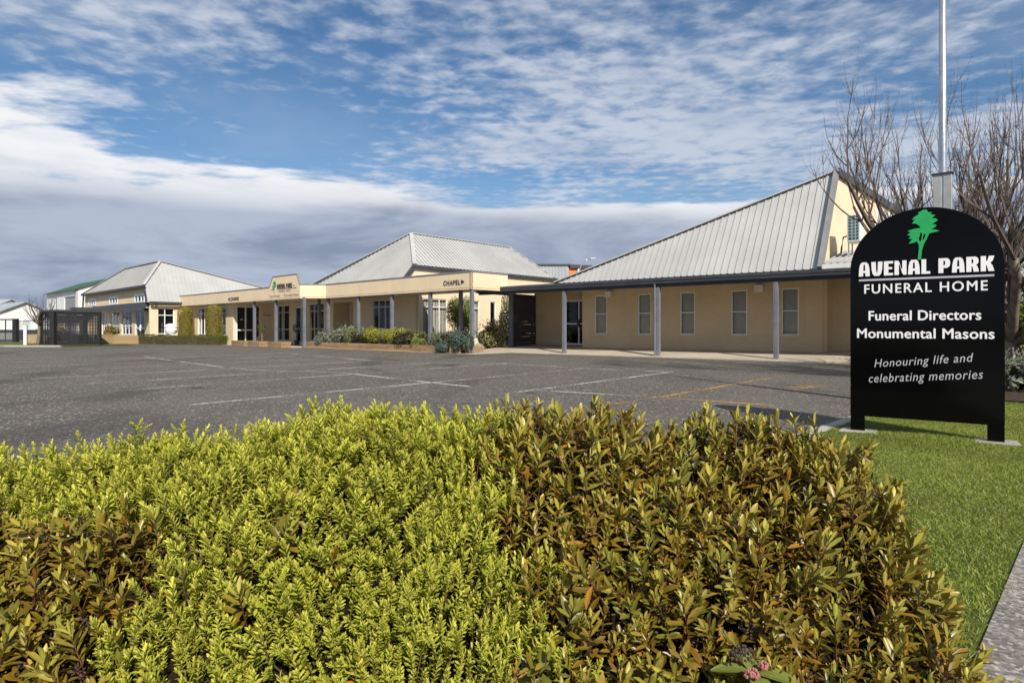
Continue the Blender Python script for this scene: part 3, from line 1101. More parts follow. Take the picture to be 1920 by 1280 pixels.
# ---------------------------------------------------------------- chapel
def chapel():
    B = empty('chapel', (OC[0], OC[1], 0), AC, 'cream chapel with big ribbed steel roof and post verandah', 'building')
    F = 2.6
    Z0 = 0.26
    ws = [(-0.05, 0.60), (2.15, 2.78), (4.1, 4.75), (6.24, 6.87), (8.14, 8.76)]
    holes = [(a, b, 0.85, 2.62) for a, b in ws]
    wall(B, front(F), -0.72, 9.56, 0.0, 3.2, holes, mat='cream_block')
    for a, b in ws:
        window(B, front(F), a, b, 0.85, 2.62, [], [0.52], blind='slats', d=0.055, fw=0.045)
        MB().box(a - 0.03, b + 0.03, F - 0.03, F + 0.05, 0.81, 0.85).build('sill', 'cream', B)
    # right hand recess
    MB().box(9.36, 9.56, F + 0.2, 3.5, 0.0, 3.2).build('wall', 'cream', B)
    wall(B, front(3.5), 9.36, 13.6, 0.0, 3.2, [(11.1, 12.9, 0.26, 2.5)], mat='cream_block')
    window(B, front(3.5), 11.1, 12.9, 0.26, 2.5, [0.5], [0.4], fw=0.08, name='door')
    # entrance recess on the left
    MB().box(-0.72, -0.52, F + 0.2, 4.2, 0.0, 3.2).build('wall', 'cream', B)
    wall(B, front(4.2), -4.7, -0.72, 0.0, 3.2, [(-2.95, -0.95, 0.28, 2.55)], mat='cream_block')
    d = window(B, front(4.2), -2.95, -0.95, 0.28, 2.55, [0.5], [0.47], fw=0.09, name='door', label='double glazed chapel entrance door')
    MB().box(-2.02, -1.88, 4.17, 4.23, 1.2, 1.55).build('handle', 'dark_trim', d)
    # dark boarded side wall of the porch
    db = MB()
    for i in range(18):
        z = 0.08 + i * 0.155
        db.box(-4.72, -4.60, 2.17, 5.5, z, z + 0.15)
    db.build('boarded_wall', 'dark_boards', B)
    MB().box(-4.74, -4.50, 2.06, 2.17, 0.05, 2.86).build('corner_board', 'post_grey', B)
    # other walls, floor
    MB().box(-4.72, -4.52, 5.5, 16, 0, 3.2).build('wall', 'cream', B)
    MB().box(-4.52, 13.6, 15.8, 16, 0, 3.2).build('wall', 'cream', B)
    MB().box(13.4, 13.6, 3.7, 15.8, 0, 3.2).build('wall', 'cream', B)
    MB().box(-4.5, 13.4, 4.4, 15.8, 0.0, 0.25).build('floor', 'interior', B)
    MB().box(-0.5, 9.3, 2.8, 4.4, 0.0, 0.25).build('floor', 'interior', B)
    MB().box(-4.5, 13.4, 7.5, 7.6, 0.25, 3.0).build('partition', 'interior', B)
    MB().box(-4.5, 13.4, F + 0.2, 15.8, 3.05, 3.12).build('ceiling', 'interior', B)
    # sloping concrete slab
    s = MB()
    s.add([(-5.2, -0.35, 0.02), (14.5, -0.35, 0.05), (14.5, 2.7, Z0), (-5.2, 2.7, Z0 - 0.04), (14.5, 4.3, Z0 + 0.02), (-5.2, 4.3, Z0),
           (-5.2, -0.35, -0.1), (14.5, -0.35, -0.1)],
          [(0, 1, 2, 3), (3, 2, 4, 5), (6, 7, 1, 0)])
    s.build('slab', 'slab', B)
    # verandah soffit, beam, gutter and posts
    MB().prism([(-4.9, 0.0, 2.80), (13.8, 0.0, 2.80), (13.8, 2.6, 2.90), (9.57, 2.6, 2.90), (9.57, 3.5, 2.93), (-4.9, 4.2, 2.96)], (0, 0, 0.03)).build('soffit', 'soffit', B)
    MB().box(-4.9, 13.8, -0.02, 0.06, 2.70, 2.80).build('beam', 'dark_trim', B)
    g = MB()
    prof = [(0.0, 2.80), (-0.13, 2.80), (-0.15, 2.84), (-0.15, 2.92), (-0.17, 2.93), (-0.17, 3.03), (-0.155, 3.03), (-0.155, 2.95), (0.0, 2.95)]
    g.prism([(-4.98, y - 0.02, z) for y, z in prof], (19.0, 0, 0))
    g.build('gutter', 'dark_trim', B)
    MB().box(-4.98, -4.9, -0.02, 2.6, 2.78, 3.02).build('barge_board', 'dark_trim', B)
    for x in (0.0, 4.33, 8.66, 12.99):
        p = MB().box(x - 0.075, x + 0.075, -0.10 + 0.02, 0.07, 0.0, 2.70).build('post', 'post_grey', B, bevel=0.008)
        MB().box(x - 0.03, x + 0.03, -0.081 - 0.004, -0.0801, 0.03, 2.69).build('channel', 'post_grey', p)
    MB().tube([(4.25, -0.15, 2.82), (4.24, -0.11, 2.66), (4.24, -0.11, 0.12)], 0.035).build('downpipe', 'post_grey', B)
    MB().box(-5.15 - 0.07, -5.15 + 0.07, 3.3, 3.44, 0.0, 2.8).build('post', 'post_grey', B)
    for x, y in [(0.75, F - 0.13), (7.35, F - 0.13)]:
        MB().box(x - 0.16, x + 0.16, y - 0.1, y + 0.13, 2.52, 2.80).build('wall_light', 'appliance', B, bevel=0.02)
    MB().lathe([(0.05, -0.05), (0.14, -0.03), (0.16, 0)], (4.7, 1.3, 2.84)).build('soffit_light', 'appliance', B)
    # steel roof, built sheet by sheet, cut by the tall end wall on the right
    ap = (10.02, 2.5, 6.72)
    ex = 10.02
    dirv = Vector((math.sin(R(4.2)), math.cos(R(4.2)), 0))
    rb = Vector(ap) + dirv * 14
    roof = ribbed_roof(B, [(-0.5, -0.02, 3.06), (ex, -0.02, 3.06), ap], (1, 0, 0), 0.25, separate=True, rib_h=0.034, rib_w=0.05)
    ribbed_roof(B, [(-0.5, -0.02, 3.06), ap, tuple(rb), (-4.6, 16.3, 3.06)], (0, 1, 0), 0.3)
    ribbed_roof(B, [(-4.95, -0.02, 3.02), (-0.5, -0.02, 3.06), (-4.6, 16.3, 3.06)], (0, 1, 0), 0.3, rib_h=0.02)
    hc = MB()
    hc.bar((-0.5, -0.02, 3.11), Vector(ap) + Vector((0, 0, 0.06)), 0.26, 0.05)
    hc.bar(Vector(ap) + Vector((0, 0, 0.06)), rb + Vector((0, 0, 0.06)), 0.26, 0.05)
    hc.build('ridge_capping', 'roof', roof)
    # end wall under the ridge, with dark barge boards
    end = Vector((rb.x, rb.y, 3.0))
    pb = Vector(ap) - dirv * 2.15
    MB().prism([(pb.x, pb.y, 3.0), (pb.x, pb.y, 3.5), (ex - 0.002, 2.47, 6.6), (rb.x, rb.y, 6.6), tuple(end)], (-0.2, 0, 0)).build('end_wall', 'cream', B)
    MB().bar((ex + 0.03, -0.10, 3.02), (ex + 0.03, 2.56, 6.84), 0.34, 0.12, (1, 0, 0)).build('barge_board', 'grey_cap', B)
    MB().bar((ex + 0.03, 2.5, 6.74), (rb.x + 0.05, rb.y, 6.74), 0.2, 0.24).build('barge_board', 'dark_trim', B)
    wd = Vector((ex, 2.5, 0))
    mp = lambda s_, d_, z_: tuple(wd + dirv * s_ + Vector((0.02 - d_, 0, 0)) + Vector((0, 0, z_)))
    window(B, mp, 6.0, 8.6, 5.2, 6.4, [0.4, 0.7], [], d=0.0, fw=0.16)
    # low lean-to roof on the right
    lr = ribbed_roof(B, [(ex + 0.1, 0.0, 3.22), (13.9, 0.0, 3.22), (13.9, 3.6, 4.0), (ex + 0.1, 3.6, 4.0)], (1, 0, 0), 0.2, rib_h=0.03)
    MB().box(ex + 0.05, 13.9, -0.03, 0.0, 3.05, 3.2).build('fascia', 'barn_white', B)
    MB().box(13.7, 13.9, 0.0, 16.0, 3.02, 3.2).build('fascia', 'dark_trim', B)
    MB().box(ex + 0.1, 13.7, 3.6, 16, 3.15, 3.25).build('flat_roof', 'grey_cap', B)
    return B


chapel()


def ac_unit():
    x, y = loc2w(OC, AC, 10.78, 1.75)
    A = empty('air_conditioner', (x, y, 3.72), AC, 'white outdoor air conditioner with green grille on the chapel lean-to roof', 'air conditioner')
    MB().box(-0.20, 0.20, -0.38, 0.38, 0.32, 1.25).build('casing', 'appliance', A, bevel=0.02)
    MB().box(-0.15, 0.15, -0.392, -0.381, 0.38, 1.2).build('grille', 'grille', A)
    m = MB()
    for i in range(1, 8):
        m.box(-0.15, 0.15, -0.40, -0.392, 0.38 + i * 0.103 - 0.006, 0.38 + i * 0.103 + 0.006)
    for i in range(1, 3):
        m.box(-0.15 + i * 0.1 - 0.006, -0.15 + i * 0.1 + 0.006, -0.404, -0.4, 0.38, 1.2)
    m.build('grille_bars', 'appliance', A)
    for sx in (-1, 1):
        for sy in (-1, 1):
            MB().box(sx * 0.16 - 0.02, sx * 0.16 + 0.02, sy * 0.33 - 0.02, sy * 0.33 + 0.02, -0.05 + 0.06 * (sy > 0), 0.32).build('leg', 'galvanised', A)
    MB().tube([(-0.2, 0.1, 0.6), (-0.4, 0.1, 0.55), (-0.45, 0.1, 0.2), (-0.45, 0.0, 0.0)], 0.03).build('pipe', 'dark_trim', A)


ac_unit()


# ---------------------------------------------------------------- lounge building on the left
def lounge():
    B = empty('lounge_building', (OL[0], OL[1], 0), AL, 'cream lounge building with grey hipped roof and three small high windows', 'building')
    F = 0.4
    wins = [(-14.6, -12.9, 0.6, 2.6), (-12.05, -9.2, 0.6, 2.6), (-8.55, -5.75, 0.6, 2.62)]
    door = (-4.9, -2.5, 0.05, 2.62)
    wall(B, front(F), -18.6, 0.0, 0, 3.0, wins + [door])
    for w in wins:
        window(B, front(F), *w, [1 / 3, 2 / 3], [0.36], fw=0.07)
    dd = window(B, front(F), *door, [0.5], [0.42], fw=0.12, name='door')
    MB().box(-3.76, -3.68, F - 0.02, F + 0.03, 0.95, 1.35).build('handle', 'white_frame', dd)
    # upper wall with the three small windows
    hi = [(-17.5, -14.9, 3.2, 3.87), (-10.58, -8.05, 3.15, 3.85), (-3.6, -1.12, 3.05, 3.8)]
    wall(B, front(0.0), -18.6, -0.46, 3.0, 4.30, hi, t=0.2)
    MB().prism([(-0.46, 0.0, 3.0), (0.20, 0.0, 3.0), (-0.46, 0.0, 4.28)], (0, 0.2, 0)).build('wall', 'cream', B)
    for w in hi:
        window(B, front(0.0), *w, [0.34, 0.67], [], fw=0.16, d=0.0)
    # wall facing right
    rw = (0.4, 1.73, 0.4, 2.67)
    wall(B, right(0.0), 0.02, 14.0, 0, 3.1, [rw])
    window(B, right(0.0), *rw, [0.5], [0.14, 0.76], fw=0.07)
    MB().box(-18.8, -18.6, 0.0, 14, 0, 4.3).build('wall', 'cream', B)
    MB().box(-18.6, -0.2, 13.8, 14, 0, 3.0).build('wall', 'cream', B)
    MB().box(-18.6, -0.2, 0.6, 13.8, 0, 0.05).build('floor', 'interior', B)
    MB().box(-18.6, -0.2, 5.0, 5.1, 0.05, 2.9).build('partition', 'curtain', B)
    MB().box(-18.6, -0.2, 0.6, 13.8, 2.9, 2.99).build('ceiling', 'interior', B)
    # flat dark verandah band over door and windows
    MB().box(-15.0, -0.05, -0.25, 0.0, 2.70, 3.10).build('verandah_band', 'dark_trim', B)
    MB().box(-15.0, -0.05, -0.23, F, 2.66, 2.70).build('soffit', 'soffit', B)
    # roof
    ap = (-1.4, 1.16, 6.33)
    rl = (-10.2, 1.16, 6.33)
    ra = ribbed_roof(B, [(-0.42, -0.25, 4.36), ap, rl, (-18.7, -0.25, 4.36)], (1, 0, 0), 0.3, rib_h=0.025)
    ribbed_roof(B, [(0.25, -0.27, 3.08), (0.25, 16.0, 3.08), ap, (-0.40, -0.27, 4.36)], (0, 1, 0), 0.3, rib_h=0.025)
    ribbed_roof(B, [(0.25, 16.0, 3.08), ap, rl, (-18.9, 16.0, 3.08)], (1, 0, 0), 0.3, rib_h=0.025)
    ribbed_roof(B, [rl, (-18.9, -0.25, 4.3), (-18.9, 16.0, 3.08)], (0, 1, 0), 0.3, rib_h=0.025)
    hc = MB()
    for p, q in [(ap, rl), (ap, (-0.42, -0.25, 4.38)), (ap, (0.25, 16.0, 3.08)), (rl, (-18.7, -0.25, 4.34))]:
        hc.bar(Vector(p) + Vector((0, 0, 0.04)), Vector(q) + Vector((0, 0, 0.04)), 0.24, 0.05)
    hc.build('ridge_capping', 'roof', ra)
    MB().bar((-18.75, -0.3, 4.3), (-0.1, -0.3, 4.3), 0.14, 0.16).build('gutter', 'dark_trim', B)
    MB().bar((0.4, -0.1, 3.06), (0.4, 5.0, 3.06), 0.14, 0.14).build('gutter', 'dark_trim', B)
    MB().bar((-0.42, -0.24, 4.27), (0.16, -0.24, 3.08), 0.26, 0.08, (0, 1, 0)).build('barge_board', 'dark_trim', B)
    MB().bar((-18.7, -0.15, 4.25), (-18.95, -0.15, 3.0), 0.1, 0.12, (0, 1, 0)).build('downpipe', 'dark_trim', B)
    MB().tube([(0.25, 2.6, 3.5), (0.15, 2.6, 3.1), (0.12, 2.6, 2.6)], 0.06).build('downpipe', 'white_frame', B)


lounge()


# ---------------------------------------------------------------- black roadside sign and flagpole
def big_sign():
    S = empty('roadside_sign', (4.109, 6.13, 0.0), R(55.2 - 90), 'black arched roadside sign with white lettering and green tree', 'sign')
    arc = [(0.64 * math.cos(t), 1.70 + 0.61 * math.sin(t)) for t in np.linspace(0, math.pi, 40)]
    poly = [(0.64, 0.185)] + arc + [(-0.64, 0.185)]
    MB().prism([(x, 0.0, z) for x, z in poly], (0, 0.055, 0)).build('panel', 'sign_black', S, bevel=0.004)
    for x0, x1 in ((-0.638, -0.508), (0.508, 0.638)):
        MB().box(x0, x1, 0.002, 0.053, 0.012, 0.186).build('leg', 'sign_black', S)
    MB().prism([(x * 1.004, 0.01, z) for x, z in arc] + [(x * 1.0, 0.01, z) for x, z in reversed(arc)], (0, 0.035, 0)).build('edge_trim', 'sign_edge', S)
    f = front(0.0)
    avenal(S, f, -0.56, 0.56, 1.645, 1.79, 'letter_white')
    MB().box(-0.56, 0.56, -0.006, -0.0005, 1.596, 1.616).build('rule', 'letter_silver', S)
    kw = dict(d=-0.002, depth=0.002)
    place_flat(text_mesh('FUNERAL HOME', 'lettering', 1, 0.0, 0, 1.2), 'lettering', 'letter_white', S, f, -0.51, 0.51, 1.465, 1.56, bold=0.0022, **kw, words=2)
    place_flat(text_mesh('Funeral Directors', 'lettering', 1, 0.0, 0, 1.04), 'lettering', 'letter_white', S, f, -0.47, 0.46, 1.185, 1.282, bold=0.003, **kw, words=2)
    place_flat(text_mesh('Monumental Masons', 'lettering', 1, 0.0, 0, 1.04), 'lettering', 'letter_white', S, f, -0.575, 0.56, 1.003, 1.10, bold=0.003, **kw, words=2)
    place_flat(text_mesh('Honouring life and', 'lettering', 1, 0.0, 0.18, 1.1), 'lettering', 'letter_silver', S, f, -0.42, 0.40, 0.672, 0.782, tilt=0.085, **kw, words=3)
    place_flat(text_mesh('celebrating memories', 'lettering', 1, 0.0, 0.18, 1.1), 'lettering', 'letter_silver', S, f, -0.47, 0.475, 0.51, 0.625, tilt=0.085, **kw, words=2)
    place_flat(contour_mesh(TREE_LOGO, 'tree_emblem'), 'tree_emblem', 'emblem_green', S, f, -0.135, 0.135, 1.79, 2.285, d=-0.012)
    for x in (-0.573, 0.573):
        MB().prism([(x - 0.17, -0.12, 0.0), (x + 0.19, -0.10, 0.0), (x + 0.17, 0.19, 0.0), (x - 0.15, 0.17, 0.0)], (0, 0, 0.032)).build('footing', 'kerb', S, bevel=0.01)


big_sign()


def flagpole():
    P = empty('flagpole', (5.85, 8.33, 0.0), R(-40), 'tall galvanised flagpole rising behind the black sign', 'flagpole')
    MB().tube([(0, 0, 0.05), (0, 0, 3.1), (0, 0, 8.4)], [0.058, 0.048, 0.034], 20).build('pole', 'galvanised', P, smooth=True)
    MB().box(-0.105, -0.008, -0.055, 0.06, 0.0, 3.19).build('sleeve', 'sleeve_grey', P, bevel=0.006)
    MB().box(0.008, 0.105, -0.055, 0.06, 0.0, 3.19).build('sleeve', 'sleeve_grey', P, bevel=0.006)
    MB().box(-0.12, 0.12, -0.075, 0.08, 3.19, 3.205).build('cap_plate', 'dark_trim', P)
    MB().lathe([(0.03, 0), (0.05, 0.03), (0.05, 0.07), (0.0, 0.1)], (0, 0, 8.4)).build('finial', 'galvanised', P)


flagpole()


# ---------------------------------------------------------------- bare trees
def bare_tree(name, loc, label, rnd, trunk_h, trunk_r, spread, levels, reach, upright=0.5, nlimb=6, lean=(0, 0), lenfac=(0.62, 0.82), shoots=True):
    T = empty(name, loc, 0, label, 'tree')
    trunk, limbs, twigs = MB(), MB(), MB()

    def path(p, d, L, r0, r1, wob, up, n):
        pts, rad = [p.copy()], [r0]
        for i in range(n):
            d = (d + Vector((rnd.uniform(-1, 1), rnd.uniform(-1, 1), rnd.uniform(-0.6, 0.8))) * wob + Vector((0, 0, up))).normalized()
            p = p + d * (L / n)
            pts.append(p.copy())
            rad.append(r0 + (r1 - r0) * (i + 1) / n)
        return pts, rad, d

    def grow(p, d, L, r, lev):
        last = lev >= levels
        n = 5 if lev < 2 else 4
        pts, rad, dd = path(p, d, L, r, r * (0.25 if last else 0.6), 0.10 if lev > 1 else 0.13, 0.05 + 0.05 * lev * upright, n)
        tgt = limbs if lev <= 1 else twigs
        tgt.tube(pts, rad, 7 if lev <= 1 else (5 if lev == 2 else 3), cap=lev <= 1)
        if last:
            if shoots:      # buds: short spurs along the shoot
                for q in pts[1:]:
                    for _ in range(2):
                        a = Vector((rnd.uniform(-1, 1), rnd.uniform(-1, 1), rnd.uniform(0, 1))).normalized()
                        twigs.tube([q, q + a * rnd.uniform(0.015, 0.04)], [r * 0.55, r * 0.4], 3, cap=False)
            return
        k = rnd.choice((3, 3, 4)) if lev < levels - 1 else rnd.choice((3, 4, 5, 6))
        for j in range(k):
            t = rnd.uniform(0.35, 1.0) if j else 1.0
            i = min(int(t * n), n)
            q = pts[i]
            base = (pts[i] - pts[max(i - 1, 0)]).normalized()
            side = Vector((rnd.uniform(-1, 1), rnd.uniform(-1, 1), rnd.uniform(-0.3, 0.5))).normalized()
            nd = (base * (0.95 if j == 0 else 0.55) + side * spread * (0.35 if j == 0 else 0.8) + Vector((0, 0, upright * 0.35))).normalized()
            grow(q, nd, L * rnd.uniform(*lenfac), rad[i] * rnd.uniform(0.55, 0.75), lev + 1)

    pts, rad, d = path(Vector((0, 0, -0.05)), Vector((lean[0], lean[1], 1)).normalized(), trunk_h, trunk_r * 1.25, trunk_r, 0.05, 0.0, 4)
    trunk.tube(pts, rad, 10)
    for j in range(nlimb):
        a = 2 * math.pi * (j + rnd.uniform(-0.25, 0.25)) / nlimb
        nd = Vector((math.cos(a) * spread, math.sin(a) * spread, 0.62 + rnd.uniform(-0.1, 0.25))).normalized()
        q = pts[-1] if j < 3 else pts[-2].lerp(pts[-1], rnd.uniform(0.2, 1))
        grow(q, nd, reach * rnd.uniform(0.85, 1.15), trunk_r * rnd.uniform(0.5, 0.68), 1)
    trunk.build('trunk', 'bark', T, smooth=True)
    limbs.build('limbs', 'bark', T, smooth=True)
    twigs.build('twigs', 'twig', T)
    return T


bare_tree('bare_tree', (10.12, 12.45, 0), 'big leafless fruit tree with upright shoots behind the black sign', random.Random(11), 0.95, 0.19, 1.1, 5, 2.6, 1.05, 9, lenfac=(0.57, 0.82))
bare_tree('bare_tree', (-31.6, 40.9, 0), 'small leafless tree beside the black slatted enclosure', random.Random(5), 1.55, 0.085, 0.95, 4, 0.98, 0.6, 7, lenfac=(0.55, 0.8), shoots=False)


# ---------------------------------------------------------------- leaf clumps
def leaf_quads(P, Nrm, size, cols, rg, aspect=0.45, fold=0.25):
    """one folded leaf of two triangles pairs at each P, facing roughly Nrm"""
    n = len(P)
    N = Nrm + rg.normal(0, 0.55, (n, 3))
    N /= np.linalg.norm(N, axis=1, keepdims=True)
    T = rg.normal(0, 1, (n, 3))
    T -= N * (T * N).sum(1, keepdims=True)
    T /= np.linalg.norm(T, axis=1, keepdims=True)
    Bv = np.cross(N, T)
    s = size * rg.uniform(0.65, 1.3, (n, 1))
    v0 = P - T * s * 0.5
    v1 = P + Bv * s * aspect * 0.5 + N * s * fold * 0.3
    v2 = P + T * s * 0.5
    v3 = P - Bv * s * aspect * 0.5 + N * s * fold * 0.3
    V = np.stack([v0, v1, v2, v3], 1).reshape(-1, 3)
    i = np.arange(n)[:, None] * 4
    F = np.concatenate([i + np.array([[0, 1, 2]]), i + np.array([[0, 2, 3]])], 1).reshape(-1, 3)
    c = np.asarray(cols, float)
    pick = rg.integers(0, len(c), n)
    C = c[pick] * rg.uniform(0.7, 1.25, (n, 1))
    return V, F, np.repeat(C, 4, 0)


def lumps(D, rg, amp, n=14):
    """uneven radius factor over directions D"""
    out = np.ones(len(D))
    for _ in range(n):
        c = rg.normal(0, 1, 3)
        c /= np.linalg.norm(c)
        out += amp * rg.uniform(-1, 1) * np.exp(-((1 - D @ c) / 0.12))
    return out


def leafy(name, parent, gen, n, size, cols, seed, mat='leaf_soft', aspect=0.45):
    rg = np.random.default_rng(seed)
    P, N = gen(rg, n)
    V, F, C = leaf_quads(P, N, size, cols, rg, aspect)
    me = np_mesh(name, V, F, C)
    o = link_mesh(name, me, mat, parent)
    return o


def g_ellipsoid(c, r, amp=0.18, depth=0.35, flat=True):
    def gen(rg, n):
        D = rg.normal(0, 1, (n, 3))
        D /= np.linalg.norm(D, axis=1, keepdims=True)
        if flat:
            D[:, 2] = np.where(D[:, 2] < -0.35, -D[:, 2], D[:, 2])
        k = lumps(D, rg, amp) * (1 - depth * rg.power(2.2, n) ** 2 * 0 - depth * (1 - rg.power(3, n)))
        P = np.array(c) + D * np.array(r) * k[:, None]
        N = D / np.array(r)
        N /= np.linalg.norm(N, axis=1, keepdims=True)
        return P, N
    return gen


def g_clump(c, r, amp=0.2, k=7):
    """several unequal sub-clumps and a few stray sprigs instead of one ball"""
    def gen(rg, n):
        Ps, Ns = [], []
        w = rg.uniform(0.6, 1.4, k)
        w = (w / w.sum() * n * 0.94).astype(int)
        for i in range(k):
            a = rg.uniform(0, 2 * math.pi)
            q = rg.uniform(0.25, 0.62)
            cc = np.array(c) + np.array(r) * np.array([math.cos(a) * q, math.sin(a) * q, rg.uniform(-0.35, 0.45)])
            f = rg.uniform(0.38, 0.62)
            P, N = g_ellipsoid(cc, np.array(r) * f, amp, 0.5, False)(rg, w[i])
            Ps.append(P); Ns.append(N)
        m = n - int(w.sum())
        D = rg.normal(0, 1, (m, 3))
        D[:, 2] = np.abs(D[:, 2])
        D /= np.linalg.norm(D, axis=1, keepdims=True)
        Ps.append(np.array(c) + D * np.array(r) * rg.uniform(0.7, 1.12, (m, 1)))
        Ns.append(D)
        P = np.concatenate(Ps)
        P[:, 2] = np.maximum(P[:, 2], 0.02)
        return P, np.concatenate(Ns)
    return gen


def g_column(h, r, amp=0.05):
    def gen(rg, n):
        z = rg.uniform(0, 1, n)
        a = rg.uniform(0, 2 * math.pi, n)
        top = rg.uniform(0, 1, n) < 0.22
        rr = np.where(z > 0.86, r * np.sqrt(np.clip(1 - ((z - 0.86) / 0.14) ** 2, 0, 1)), r * (0.93 + 0.07 * np.sin(z * 3.0)))
        rr = rr * (1 + amp * np.sin(a * 3 + z * 5) + amp * np.sin(a * 7 - z * 11)) * rg.uniform(0.86, 1.02, n)
        P = np.stack([np.cos(a) * rr, np.sin(a) * rr, z * h], 1)
        N = np.stack([np.cos(a), np.sin(a), np.where(z > 0.86, 1.0, 0.15)], 1)
        N /= np.linalg.norm(N, axis=1, keepdims=True)
        return P, N
    return gen


def g_box(lx, ly, lz, amp=0.03):
    def gen(rg, n):
        f = rg.choice(5, n, p=[0.34, 0.26, 0.26, 0.07, 0.07])
        x = rg.uniform(-lx / 2, lx / 2, n)
        y = rg.uniform(-ly / 2, ly / 2, n)
        z = rg.uniform(0, lz, n)
        N = np.zeros((n, 3))
        for k, (ax, sg) in enumerate(((2, 1), (1, -1), (1, 1), (0, -1), (0, 1))):
            m = f == k
            N[m, ax] = sg
            if ax == 2:
                z[m] = lz
            elif ax == 1:
                y[m] = sg * ly / 2
            else:
                x[m] = sg * lx / 2
        P = np.stack([x, y, z], 1)
        w = amp * (np.sin(x * 3.1) + np.sin(x * 7.7 + y * 5) + np.sin(z * 9 + x))
        P += N * w[:, None] + rg.normal(0, 0.02, (n, 3))
        edge = (z > lz * 0.85)
        P[edge, 1] *= 0.95
        return P, N
    return gen


def core_mesh(name, parent, c, r, mat='litter_shade'):
    prof = [(0.02, -r[2] * 0.6), (r[0] * 0.3, -r[2] * 0.55), (r[0] * 0.45, 0), (r[0] * 0.38, r[2] * 0.35), (0.02, r[2] * 0.55)]
    o = MB().lathe(prof, c, 10).build(name, mat, parent)
    return o


def shrub(name, w, r, n, size, cols, label, cat='shrub', z=0.0, amp=0.18, mat='leaf_soft', aspect=0.45, seed=None, group=None):
    S = empty(name, (w[0], w[1], z), 0, label, cat, group)
    core_mesh('branches', S, (0, 0, r[2] * 0.45), (r[0], r[1], r[2] * 0.7))
    leafy('foliage', S, g_clump((0, 0, r[2] * 0.45), (r[0] * 1.12, r[1] * 1.12, r[2] * 0.62), amp), int(n * 1.5), size * 1.25, cols, seed if seed else hash(name + label) % 9999 + 1, mat, aspect)['kind'] = 'stuff'
    return S


def ml(a, b):
    return loc2w(OM, AM, -a, b)


YEL = [(0.46, 0.43, 0.04), (0.38, 0.38, 0.05), (0.30, 0.32, 0.05)]
LIME = [(0.36, 0.38, 0.10), (0.28, 0.33, 0.09), (0.20, 0.26, 0.06)]
PALE = [(0.28, 0.30, 0.12), (0.20, 0.25, 0.09), (0.14, 0.18, 0.06)]
SILV = [(0.34, 0.35, 0.28), (0.25, 0.27, 0.20), (0.16, 0.19, 0.12)]
PURP = [(0.055, 0.035, 0.03), (0.08, 0.06, 0.035), (0.04, 0.05, 0.025)]
GREY = [(0.22, 0.235, 0.17), (0.15, 0.17, 0.11), (0.10, 0.125, 0.08)]
BLUE = [(0.10, 0.15, 0.12), (0.07, 0.12, 0.085), (0.14, 0.18, 0.15)]
CONI = [(0.20, 0.24, 0.035), (0.12, 0.16, 0.025), (0.32, 0.34, 0.07)]
DARKG = [(0.05, 0.075, 0.02), (0.08, 0.10, 0.03), (0.035, 0.05, 0.015)]

# garden in front of the reception building, in its raised timber bed
shrub('shrub', ml(12.5, 0.05), (0.45, 0.45, 0.85), 900, 0.10, DARKG, 'dark green low shrub at the left end of the timber garden bed', z=0.1, seed=21)
shrub('shrub', ml(11.9, 0.0), (0.62, 0.6, 0.9), 1700, 0.14, SILV, 'silvery shrub with narrow leaves spilling over the timber edge', z=0.1, aspect=0.25, amp=0.3, seed=22)
shrub('shrub', ml(10.7, 0.45), (0.75, 0.6, 1.12), 1800, 0.14, SILV, 'tall silvery shrub with narrow leaves beside the recessed door', z=0.25, aspect=0.25, amp=0.3, seed=23)
shrub('shrub', ml(9.4, 0.35), (0.8, 0.6, 0.92), 2600, 0.07, PALE, 'rounded pale green shrub between the silvery shrub and the purple one', z=0.25, seed=24)
shrub('shrub', ml(8.6, 0.05), (0.5, 0.4, 0.62), 1000, 0.08, PURP, 'small dark purple shrub left of the grass tuft', z=0.25, amp=0.3, seed=25)
shrub('shrub', ml(7.8, 0.35), (0.6, 0.5, 0.88), 1900, 0.06, YEL, 'yellow green mound just left of the grass tuft', z=0.25, seed=26)
shrub('shrub', ml(5.55, 0.3), (0.8, 0.6, 0.86), 2800, 0.06, YEL, 'bright yellow mound just right of the grass tuft', z=0.25, seed=27)
shrub('shrub', ml(4.55, 0.05), (0.7, 0.5, 0.72), 1600, 0.09, PURP, 'dark brownish shrub right of the bright yellow mound', z=0.25, amp=0.32, seed=28)
shrub('shrub', ml(3.4, 0.2), (0.78, 0.6, 0.74), 2700, 0.06, LIME, 'rounded lime green shrub near the right end of the bed', z=0.25, seed=29)
shrub('shrub', ml(3.0, 1.7), (0.6, 0.5, 0.85), 1500, 0.06, [(0.20, 0.18, 0.02), (0.12, 0.13, 0.02)], 'olive shrub in shade under the canopy corner', z=0.15, seed=30)
shrub('shrub', ml(1.9, 0.25), (0.85, 0.6, 0.74), 2500, 0.07, GREY, 'grey green shrub at the right end of the bed', z=0.25, amp=0.25, seed=31)
shrub('shrub', ml(1.35, -0.42), (0.42, 0.35, 0.55), 900, 0.08, BLUE, 'blue green trailing plant hanging over the timber edge', z=-0.02, amp=0.3, seed=32)
shrub('shrub', ml(0.35, -0.25), (0.5, 0.42, 0.95), 1500, 0.08, BLUE, 'taller blue green plant at the foot of the corner post', z=-0.02, amp=0.3, seed=33)
tallw = ml(4.3, 3.2)
S = empty('tall_shrub', (*tallw, 0), 0, 'tall upright green shrub by the drape windows under the canopy', 'shrub')
MB().tube([(0, 0, 0), (0.02, 0, 1.2), (0.0, 0.03, 2.3)], [0.06, 0.045, 0.02]).build('stem', 'bark', S)
leafy('foliage', S, g_clump((0, 0, 1.45), (0.78, 0.78, 1.55), 0.25, 16), 7500, 0.10, CONI, 41)['kind'] = 'stuff'
x, y = ml(2.2, 3.5)
